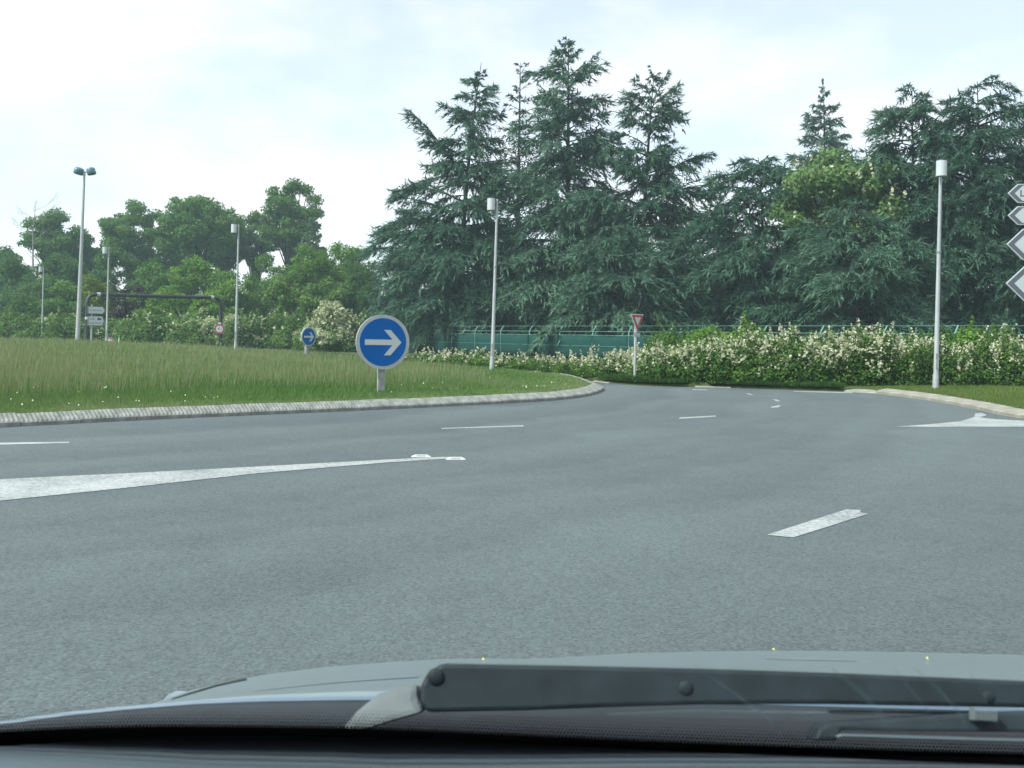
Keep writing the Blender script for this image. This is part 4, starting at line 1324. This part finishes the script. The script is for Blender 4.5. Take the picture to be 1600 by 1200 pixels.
def arrow_boards():
    Y = 63.0
    c = P(143, 520, Y)
    root = empty("arrow_boards", (c.x, Y, 0), math.radians(28))
    ztop = P(143, 476, Y).z
    mb = MB(); mb.tube([(0, 0.06, 0), (0, 0.06, ztop)], 0.05, 8); mb.build("post", "galv", root, smooth=True)
    for y0, y1, wdt, sym in ((478.5, 490.5, 1.05, False), (493.5, 509, 1.08, True)):
        z1, z0 = P(143, y0, Y).z, P(143, y1, Y).z
        zm = (z0 + z1) / 2; hh = (z1 - z0) / 2
        tip = hh * 0.65
        x0 = -0.22
        outer = [(x0, z0), (x0 + wdt - tip, z0), (x0 + wdt, zm), (x0 + wdt - tip, z1), (x0, z1)]
        mb = MB(); mb.prism(outer, 0.03, -0.03, lambda u, v, w: (u, w, v)); bd = mb.build("board", "sign_border", root)
        mb = MB(); mb.box((x0 - 0.012, -0.05, z0), (x0 - 0.001, 0.10, z1)); mb.build("edge_channel", "sign_white", bd)
        i = 0.035
        inner = [(x0 + i, z0 + i), (x0 + wdt - tip - i * 0.6, z0 + i), (x0 + wdt - (0.13 if sym else 0.05), zm), (x0 + wdt - tip - i * 0.6, z1 - i), (x0 + i, z1 - i)]
        mb = MB(); mb.prism(inner, -0.03, -0.034, lambda u, v, w: (u, w, v)); mb.build("field", "sign_grey", bd)
        r = random.Random(int(y0))
        rows = (0.0,) if not sym else (-0.42, 0.36)
        for row in rows:
            x = x0 + 0.10
            lim = x0 + wdt - tip - 0.05 if not (sym and row > 0) else x0 + 0.45
            while x < lim:
                w = r.uniform(0.03, 0.06)
                mb = MB(); mb.box((x, -0.037, zm + row * hh - 0.06), (x + w * 0.6, -0.034, zm + row * hh + r.uniform(0.02, 0.07))); mb.build("letter_stroke", "sign_border", bd)
                x += w + 0.025
        if sym:
            mb = MB(); mb.prism([(0.42, zm + 0.06), (0.66, zm + 0.06), (0.66, zm + 0.17), (0.55, zm + 0.17), (0.52, zm + 0.21), (0.42, zm + 0.21)], -0.034, -0.038, lambda u, v, w: (u - 0.08, w, v)); mb.build("symbol", "sign_black", bd)
    tag(root, "pair of grey arrow direction boards beside the left gantry leg", "road sign")
arrow_boards()

def direction_stack():
    Y = 18.5
    x_tip = P(1576, 400, Y).x
    root = empty("direction_sign_stack", (x_tip + 1.0, Y, VERGE_Z), math.radians(-4))
    zt = P(1600, 280, Y).z + 0.1 - VERGE_Z
    for dx in (0.0, 1.1):
        mb = MB(); mb.tube([(dx, 0.07, -0.05), (dx, 0.07, zt)], 0.057, 12); mb.build("post", "galv", root, smooth=True)
    for tipx, ya, y0, y1, fieldm in ((1577, 302, 287, 316.5, "sign_white"), (1577, 337, 322, 351, "sign_grey"), (1575, 382, 357, 406, "sign_white"), (1574, 443, 411, 475, "sign_grey")):
        xt = P(tipx, ya, Y).x - (x_tip + 1.0)
        z1, z0 = P(1600, y0, Y).z - VERGE_Z, P(1600, y1, Y).z - VERGE_Z
        zm, hh = (z0 + z1) / 2, (z1 - z0) / 2
        Wd = 2.25
        def arrow(ins, tip_in):
            return [(xt + tip_in, zm), (xt + tip_in + (hh - ins) * 1.02, z0 + ins), (xt + Wd - ins, z0 + ins), (xt + Wd - ins, z1 - ins), (xt + tip_in + (hh - ins) * 1.02, z1 - ins)]
        f3 = lambda u, v, w: (u, w, v)
        mb = MB(); mb.prism(arrow(0, 0), 0.012, -0.018, f3); bd = mb.build("board", "sign_white", root, bevel=0.004)
        mb = MB(); mb.prism(arrow(0.017, 0.026), -0.018, -0.0205, f3); mb.build("dark_border", "sign_border", bd)
        mb = MB(); mb.prism(arrow(0.038, 0.10 + hh * 0.14), -0.0205, -0.023, f3); mb.build("field", "sign_white", bd)
        if ya == 302:
            lx, lz, s = P(1595.5, 300, Y).x - (x_tip + 1.0), zm - 0.062, 0.125
            mb = MB(); mb.prism([(lx, lz), (lx + 0.085, lz), (lx + 0.085, lz + 0.022), (lx + 0.024, lz + 0.022), (lx + 0.024, lz + s), (lx, lz + s)], -0.023, -0.0255, f3); mb.build("letter", "sign_border", bd)
    tag(root, "stack of four white arrow direction boards cut by the right edge", "road sign")
direction_stack()

# ------------------------------------------------------------------ the car we sit in
car = empty("car", (0.38, 0.6, 0))
tag(car, "silver-grey car seen from the driver's seat: bonnet, wipers and dashboard", "car")
CO = Vector(car.location)
def cbuild(mb, name, m, parent=None, smooth=False, bevel=0.0):
    mb.v = [tuple(Vector(p) - CO) for p in mb.v]
    return mb.build(name, m, parent or car, smooth, bevel=bevel)
def interp(tab, x):
    xs_, ys_ = zip(*tab)
    return float(np.interp(x, xs_, ys_))
crest_t = [(-300, 1500), (0, 1260), (120, 1160), (225, 1103), (300, 1078), (400, 1056), (500, 1043), (600, 1035), (700, 1029.5), (850, 1029), (920, 1025), (980, 1021), (1100, 1018), (1250, 1016.5), (1400, 1018.5), (1600, 1023.5), (1800, 1036), (2100, 1075), (2400, 1160), (2700, 1400)]
rear_t = [(-300, 1172), (0, 1130), (100, 1116), (200, 1106), (300, 1098), (400, 1093.5), (560, 1091), (800, 1092), (1100, 1096), (1600, 1110), (2000, 1130), (2700, 1200)]
# bonnet
cols_px = list(np.linspace(-300, 2700, 76))
mb = MB()
rows = []
for t in np.linspace(0, 1, 9): rows.append(("top", t))
V_ = []
for kind_, t in rows:
    for px in cols_px:
        yc, yn = interp(crest_t, px), interp(rear_t, px)
        e = 1 - (1 - t) ** 2
        V_.append(P(px, yn + (yc - yn) * e, 1.06 + 0.72 * t))
for t, dz, dy in ((0.2, 0.04, 0.12), (0.6, 0.14, 0.26), (1.0, 0.34, 0.36)):
    for px in cols_px:
        p = P(px, interp(crest_t, px), 1.78)
        V_.append(p + Vector((0, dy, -dz)))
nc = len(cols_px)
mb.add(V_, [(j * nc + i, j * nc + i + 1, (j + 1) * nc + i + 1, (j + 1) * nc + i) for j in range(11) for i in range(nc - 1)])
bonnet = cbuild(mb, "bonnet", "car_paint", smooth=True)
sm = bonnet.modifiers.new("thickness", 'SOLIDIFY'); sm.thickness = 0.02; sm.offset = -1
# crease shade and swage glints painted as thin strips on the bonnet
def hood_pt(px, py):
    yc, yn = interp(crest_t, px), interp(rear_t, px)
    e = min(0.999, max(0.0, (py - yn) / (yc - yn)))
    t = 1 - math.sqrt(1 - e)
    return P(px, py, 1.06 + 0.72 * t) + Vector((0, 0, 0.0012))
def strip(pts, w0, w1, name, m, parent):
    mb = MB(); v = []
    for i, (x, y) in enumerate(pts):
        w = w0 + (w1 - w0) * i / (len(pts) - 1)
        v += [hood_pt(x, y - w), hood_pt(x, y + w)]
    mb.add(v, [(2 * i, 2 * i + 1, 2 * i + 3, 2 * i + 2) for i in range(len(pts) - 1)])
    return cbuild(mb, name, m, parent)
strip([(268, 1093), (300, 1083), (340, 1071), (385, 1061)], 0.6, 1.6, "crease_shade", "car_black", bonnet)
strip([(395, 1080), (480, 1071), (560, 1064), (655, 1058)], 0.4, 0.7, "swage_glint", "steel", bonnet)
strip([(1195, 1029.5), (1260, 1031.5), (1340, 1033)], 0.3, 0.5, "swage_glint", "steel", bonnet)
# cowl: dark plastic tray between bonnet and glass
mb = MB(); V_ = []
for Yc, dyp in ((1.075, 0), (1.05, 3.5), (0.98, 28), (0.93, 70), (0.915, 110)):
    for px in cols_px:
        V_.append(P(px, interp(rear_t, px) + dyp, Yc))
mb.add(V_, [(j * nc + i, (j + 1) * nc + i, (j + 1) * nc + i + 1, j * nc + i + 1) for j in range(4) for i in range(nc - 1)])
cowl = cbuild(mb, "cowl", "car_black", smooth=True)
# edge of the bonnet gap, lens colour fringe painted in as blue
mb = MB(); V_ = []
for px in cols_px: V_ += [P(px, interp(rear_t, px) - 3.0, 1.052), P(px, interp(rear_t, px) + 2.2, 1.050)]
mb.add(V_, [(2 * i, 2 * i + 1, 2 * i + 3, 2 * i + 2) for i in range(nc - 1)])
cbuild(mb, "cowl_seal", "fringe_blue", cowl)

def slab(poly, Y0, depth, name, m, parent, tilt=0.0, bevel=0.004):
    """A moulded piece with the given outline, depth metres thick, top leaning back by tilt."""
    ys_ = [y for _, y in poly]; ylo = max(ys_)
    mb = MB(); k = len(poly)
    f = [P(x, y, Y0 + tilt * (ylo - y) / 100) for x, y in poly]
    b = [p + Vector((0, depth, -depth * 0.36)) for p in f]
    mb.add(f + b, [tuple(range(k)), tuple(range(k, 2 * k))[::-1]] + [(i, k + i, k + (i + 1) % k, (i + 1) % k) for i in range(k)])
    return cbuild(mb, name, m, parent, bevel=bevel)
wip = empty("wiper", (0, 0, 0)); wip.parent = car
arm_poly = [(668, 1113), (655, 1098), (658, 1070), (668, 1050), (690, 1036.5), (900, 1040), (1100, 1044.5), (1300, 1051), (1600, 1063.5), (1900, 1077), (1900, 1116), (1600, 1106), (1300, 1100.5), (1100, 1100.5), (950, 1105), (820, 1110)][::-1]
slab(arm_poly, 0.915, 0.030, "wiper_arm", "wiper_satin", wip, 0.02, 0.004)
slab([(528, 1146), (556, 1112), (590, 1084), (622, 1074), (655, 1068), (652, 1092), (664, 1113), (620, 1125), (575, 1140)][::-1], 0.885, 0.05, "pivot_cover", "wiper_cap", wip, 0.06, 0.008)
def rivet(px, py, r, Y):
    c = P(px, py, Y); mb = MB(); n = 14
    d = Vector((0, -1, 0.25)).normalized(); q = d.to_track_quat('Z', 'Y').to_matrix()
    v = []
    for z, rr in ((0, 1.0), (0.35, 0.95), (0.7, 0.66), (0.85, 0.2)):
        v += [c + q @ Vector((rr * r * math.cos(2 * PI * i / n), rr * r * math.sin(2 * PI * i / n), z * r * 0.4)) for i in range(n)]
    f = [(k * n + i, k * n + (i + 1) % n, (k + 1) * n + (i + 1) % n, (k + 1) * n + i) for k in range(3) for i in range(n)] + [tuple(range(3 * n, 4 * n))]
    mb.add(v, f); cbuild(mb, "rivet", "wiper_satin", wip, True)
rivet(680, 1057, 0.0078, 0.925); rivet(1071, 1075, 0.0065, 0.922); rivet(1545, 1089, 0.0060, 0.920)
slab([(1295, 1112), (1300, 1108), (1600, 1112), (1900, 1120), (1900, 1128), (1600, 1119)][::-1], 0.90, 0.012, "blade_spine", "wiper_satin", wip, 0.0, 0.001)
slab([(950, 1116), (1090, 1109), (1290, 1112), (1430, 1118), (1290, 1115.5), (1090, 1113)][::-1], 0.905, 0.006, "blade_edge", "steel", wip, 0.0, 0.0)
w2 = empty("wiper", (0, 0, 0)); w2.parent = car
slab([(1272, 1158), (1280, 1138), (1292, 1130), (1345, 1126), (1480, 1117), (1600, 1112), (1900, 1106), (1900, 1146), (1600, 1144), (1420, 1143), (1316, 1140), (1308, 1158)][::-1], 0.868, 0.03, "wiper_arm", "wiper_satin", w2, 0.03, 0.003)
slab([(1308, 1152), (1316, 1147), (1600, 1155), (1900, 1165), (1900, 1170), (1600, 1160)][::-1], 0.862, 0.01, "blade_strip", "steel", w2, 0.0, 0.001)
slab([(1522, 1104), (1526, 1109), (1560, 1110), (1560, 1128), (1522, 1126)][::-1], 0.866, 0.01, "blade_clip", "wiper_cap", w2, 0.0, 0.002)

# windscreen: raked clear pane, black ceramic edge with its fading dots
GY0, GS = 0.905, 0.56
dash_t = [(-400, 1205), (0, 1167), (120, 1158), (250, 1151), (400, 1149), (540, 1149.5), (700, 1156), (850, 1164), (1000, 1171), (1200, 1180), (1400, 1188), (1600, 1196), (2000, 1214), (2700, 1250)]
gz0 = P(800, 1160, GY0).z
def on_glass(px, py, lift=0.0):
    """Where the sight line through a frame position meets the raked pane."""
    r = P(px, py, 1.0) - Vector((0, 0, EYE))
    # EYE + r.z*t = gz0 + GS*(GY0 - t) + lift
    t = (gz0 + GS * GY0 + lift - EYE) / (r.z + GS)
    return Vector((r.x * t, t, EYE + r.z * t))
mb = MB()
W0, W1 = 0.38 - 0.74, 0.38 + 0.82
hw = lambda y: 0.94 - 0.18 * (GY0 - y)
g0, g1 = GY0 + 0.02, 0.02
zg = lambda y: gz0 + GS * (GY0 - y)
v = []
for dz in (0.0, 0.005):
    for y in (g0, g1):
        for sx in (-1, 1):
            v.append((0.38 + sx * hw(y) * 1.02, y, zg(y) + dz))
mb.add(v, [(0, 2, 3, 1), (4, 5, 7, 6), (0, 1, 5, 4), (2, 6, 7, 3), (0, 4, 6, 2), (1, 3, 7, 5)])
m, n, l, b = mat("clear_glass"); n.remove(b)
tr_ = n.new("ShaderNodeBsdfTransparent"); tr_.inputs['Color'].default_value = (0.912, 0.985, 0.978, 1)
l.new(tr_.outputs['BSDF'], n["Material Output"].inputs['Surface'])
pane = cbuild(mb, "windscreen", "clear_glass")
frit_top = [(-400, 1172), (0, 1143), (120, 1137), (250, 1134), (400, 1135), (540, 1137), (700, 1143), (850, 1150), (1000, 1157), (1200, 1165), (1400, 1172), (1600, 1178), (2000, 1192), (2700, 1225)]
mb = MB(); V_ = []
for px in cols_px:
    V_ += [on_glass(px, interp(frit_top, px), -0.003), on_glass(px, interp(dash_t, px) + 9, -0.003)]
mb.add(V_, [(2 * i, 2 * i + 1, 2 * i + 3, 2 * i + 2) for i in range(nc - 1)])
cbuild(mb, "ceramic_edge", "frit", pane)
# dots, row by row smaller
V_, F_ = [], []
for row in range(6):
    r = 2.75 - 0.36 * row
    for i in range(-30, 420):
        px = i * 5.6 + (2.8 if row % 2 else 0)
        if px < -120 or px > 1720: continue
        py = interp(frit_top, px) - 2.0 - row * 5.0
        o = len(V_)
        for k in range(6):
            V_.append(on_glass(px + r * math.cos(k * PI / 3), py + r * 0.92 * math.sin(k * PI / 3), -0.003) - CO)
        F_.append(tuple(range(o, o + 6)))
me = bpy.data.meshes.new("ceramic_dots"); me.from_pydata([tuple(p) for p in V_], [], F_); me.materials.append(MATS["frit"]); me.update()
tag(link("ceramic_dots", me, pane), kind="stuff")

# wiper streaks and dried drops on the outside of the pane
m, n, l, b = mat("glass_film"); n.remove(b)
fd, ft_, fm = n.new("ShaderNodeBsdfDiffuse"), n.new("ShaderNodeBsdfTransparent"), n.new("ShaderNodeMixShader")
fd.inputs['Color'].default_value = (0.55, 0.60, 0.60, 1); fm.inputs['Fac'].default_value = 0.16
l.new(ft_.outputs['BSDF'], fm.inputs[1]); l.new(fd.outputs['BSDF'], fm.inputs[2]); l.new(fm.outputs['Shader'], n["Material Output"].inputs['Surface'])
def film(pts, w, name):
    mb = MB(); V_ = []
    for i, (x, y) in enumerate(pts):
        x0, y0 = pts[max(0, i - 1)]; x1, y1 = pts[min(len(pts) - 1, i + 1)]
        L = math.hypot(x1 - x0, y1 - y0); nx, ny = -(y1 - y0) / L, (x1 - x0) / L
        ww = w * (0.25 + 0.75 * math.sin(math.pi * (i + 0.3) / len(pts)))
        V_ += [on_glass(x - nx * ww, y - ny * ww, 0.007), on_glass(x + nx * ww, y + ny * ww, 0.007)]
    mb.add(V_, [(2 * i, 2 * i + 1, 2 * i + 3, 2 * i + 2) for i in range(len(pts) - 1)])
    cbuild(mb, name, "glass_film", pane)
for pts, w in (([(1085, 1040), (1130, 1072), (1180, 1108), (1215, 1135), (1245, 1158)], 2.2), ([(1120, 1062), (1165, 1095), (1205, 1130), (1230, 1152)], 1.2),
               ([(1395, 1040), (1420, 1075), (1450, 1110), (1470, 1135), (1480, 1152)], 2.0), ([(1300, 1045), (1345, 1080), (1375, 1115), (1392, 1145)], 5.0),
               ([(1430, 1045), (1470, 1080), (1500, 1115), (1510, 1140)], 3.0), ([(1515, 1050), (1535, 1085), (1548, 1112)], 1.4)):
    film(pts, w, "wiper_streak")
for x, y, r in ((104, 1006, 8), (38, 541, 7), (150, 590, 7), (146, 612, 6), (845, 1103, 4)):
    mb = MB(); k = 10
    mb.add([on_glass(x + r * (1 + 0.25 * math.sin(3 * j)) * math.cos(2 * PI * j / k), y + 0.7 * r * math.sin(2 * PI * j / k), 0.007) for j in range(k)], [tuple(range(k))])
    cbuild(mb, "dried_drop", "glass_film", pane)

# dashboard
mb = MB(); V_ = []
prof = [(0.0, -0.05), (0.0, 0.0), (-0.01, 0.004), (-0.06, 0.010), (-0.20, 0.016), (-0.36, 0.008), (-0.46, -0.03), (-0.50, -0.12), (-0.50, -0.35)]
for dy, dz in prof:
    for px in cols_px:
        p = P(px, interp(dash_t, px), 0.885)
        V_.append(p + Vector((-0.0 * dy, dy, dz)))
mb.add(V_, [(j * nc + i, (j + 1) * nc + i, (j + 1) * nc + i + 1, j * nc + i + 1)[::-1] for j in range(len(prof) - 1) for i in range(nc - 1)])
cbuild(mb, "dashboard", "dash", smooth=True)

# rest of the shell: roof, pillars, flanks, nose, front wheels
mb = MB()
mb.box((0.34 - 0.80, -1.6, 1.455), (0.34 + 0.80, 0.0, 1.495)); cbuild(mb, "roof", "car_paint", bevel=0.015)
for sx in (-1, 1):
    mb = MB(); mb.tube([(0.34 + sx * 0.99, 0.97, 0.86), (0.34 + sx * 0.80, 0.02, 1.46)], 0.045, 8); cbuild(mb, "pillar", "car_black", smooth=True)
    mb = MB(); mb.box((0.34 + sx * 1.00 - 0.03, -1.6, 0.28), (0.34 + sx * 1.00 + 0.03, 1.02, 0.84)); cbuild(mb, "door", "car_paint", bevel=0.02)
    mb = MB(); mb.box((0.34 + sx * 1.00 - 0.04, 1.03, 0.36), (0.34 + sx * 1.00 + 0.02, 2.0, 0.56)); cbuild(mb, "wing", "car_paint", bevel=0.02)
    mb = MB(); n = 24
    mb.tube([(0.34 + sx * 0.80, 1.5, 0.31), (0.34 + sx * 0.97, 1.5, 0.31)], 0.31, n); wh = cbuild(mb, "wheel", "rubber", smooth=True)
    mb = MB(); mb.tube([(0.34 + sx * 0.94, 1.5, 0.31), (0.34 + sx * 1.002, 1.5, 0.31)], 0.20, n); cbuild(mb, "rim", "steel", wh, smooth=True)
mb = MB(); mb.box((0.38 - 0.80, 1.98, 0.22), (0.38 + 0.80, 2.16, 0.42)); cbuild(mb, "bumper", "car_paint", bevel=0.04)
mb = MB(); mb.box((0.38 - 0.80, -1.6, 0.22), (0.38 + 0.80, 1.0, 0.28)); cbuild(mb, "floor_pan", "car_black")

# small yellow petals blown onto the bonnet
for i, (px, py, lb) in enumerate(((1209, 1018, "yellow petal lying on the front edge of the bonnet"), (1449, 1032, "yellow blossom crumb on the right half of the bonnet"), (755, 1033, "yellow petal on the bonnet above the wiper rivet"))):
    c = hood_pt(px, py); r = random.Random(i)
    mb = MB(); k = 7
    pts = [(0.0026 * (0.6 + 0.6 * r.random()) * math.cos(2 * PI * j / k), 0.0026 * (0.6 + 0.6 * r.random()) * math.sin(2 * PI * j / k)) for j in range(k)]
    mb.add([(x, y, 0.001 + 0.002 * r.random()) for x, y in pts] + [(0, 0, 0.005)], [(j, (j + 1) % k, k) for j in range(k)])
    o = mb.build("petal", "petal", loc=tuple(c)); tag(o, lb, "petal", "petals on the bonnet")

# ------------------------------------------------------------------ thin volume added to stand in for veiling glare of the windscreen
GLARE_VEIL = 0.0008
if GLARE_VEIL:
    m, n, l, b = mat("glare_veil"); n.remove(b)
    pv = n.new("ShaderNodeVolumePrincipled")
    pv.inputs['Color'].default_value = (0.72, 0.95, 1.0, 1)
    pv.inputs['Density'].default_value = GLARE_VEIL
    pv.inputs['Anisotropy'].default_value = 0.0
    l.new(pv.outputs['Volume'], n["Material Output"].inputs['Volume'])
    mb = MB(); mb.box((-110, -30, -1.2), (110, 150, 27))
    hz = mb.build("glare_veil", "glare_veil"); tag(hz, "added thin volume over the roundabout standing in for windscreen glare", "glare_veil", kind="stuff")
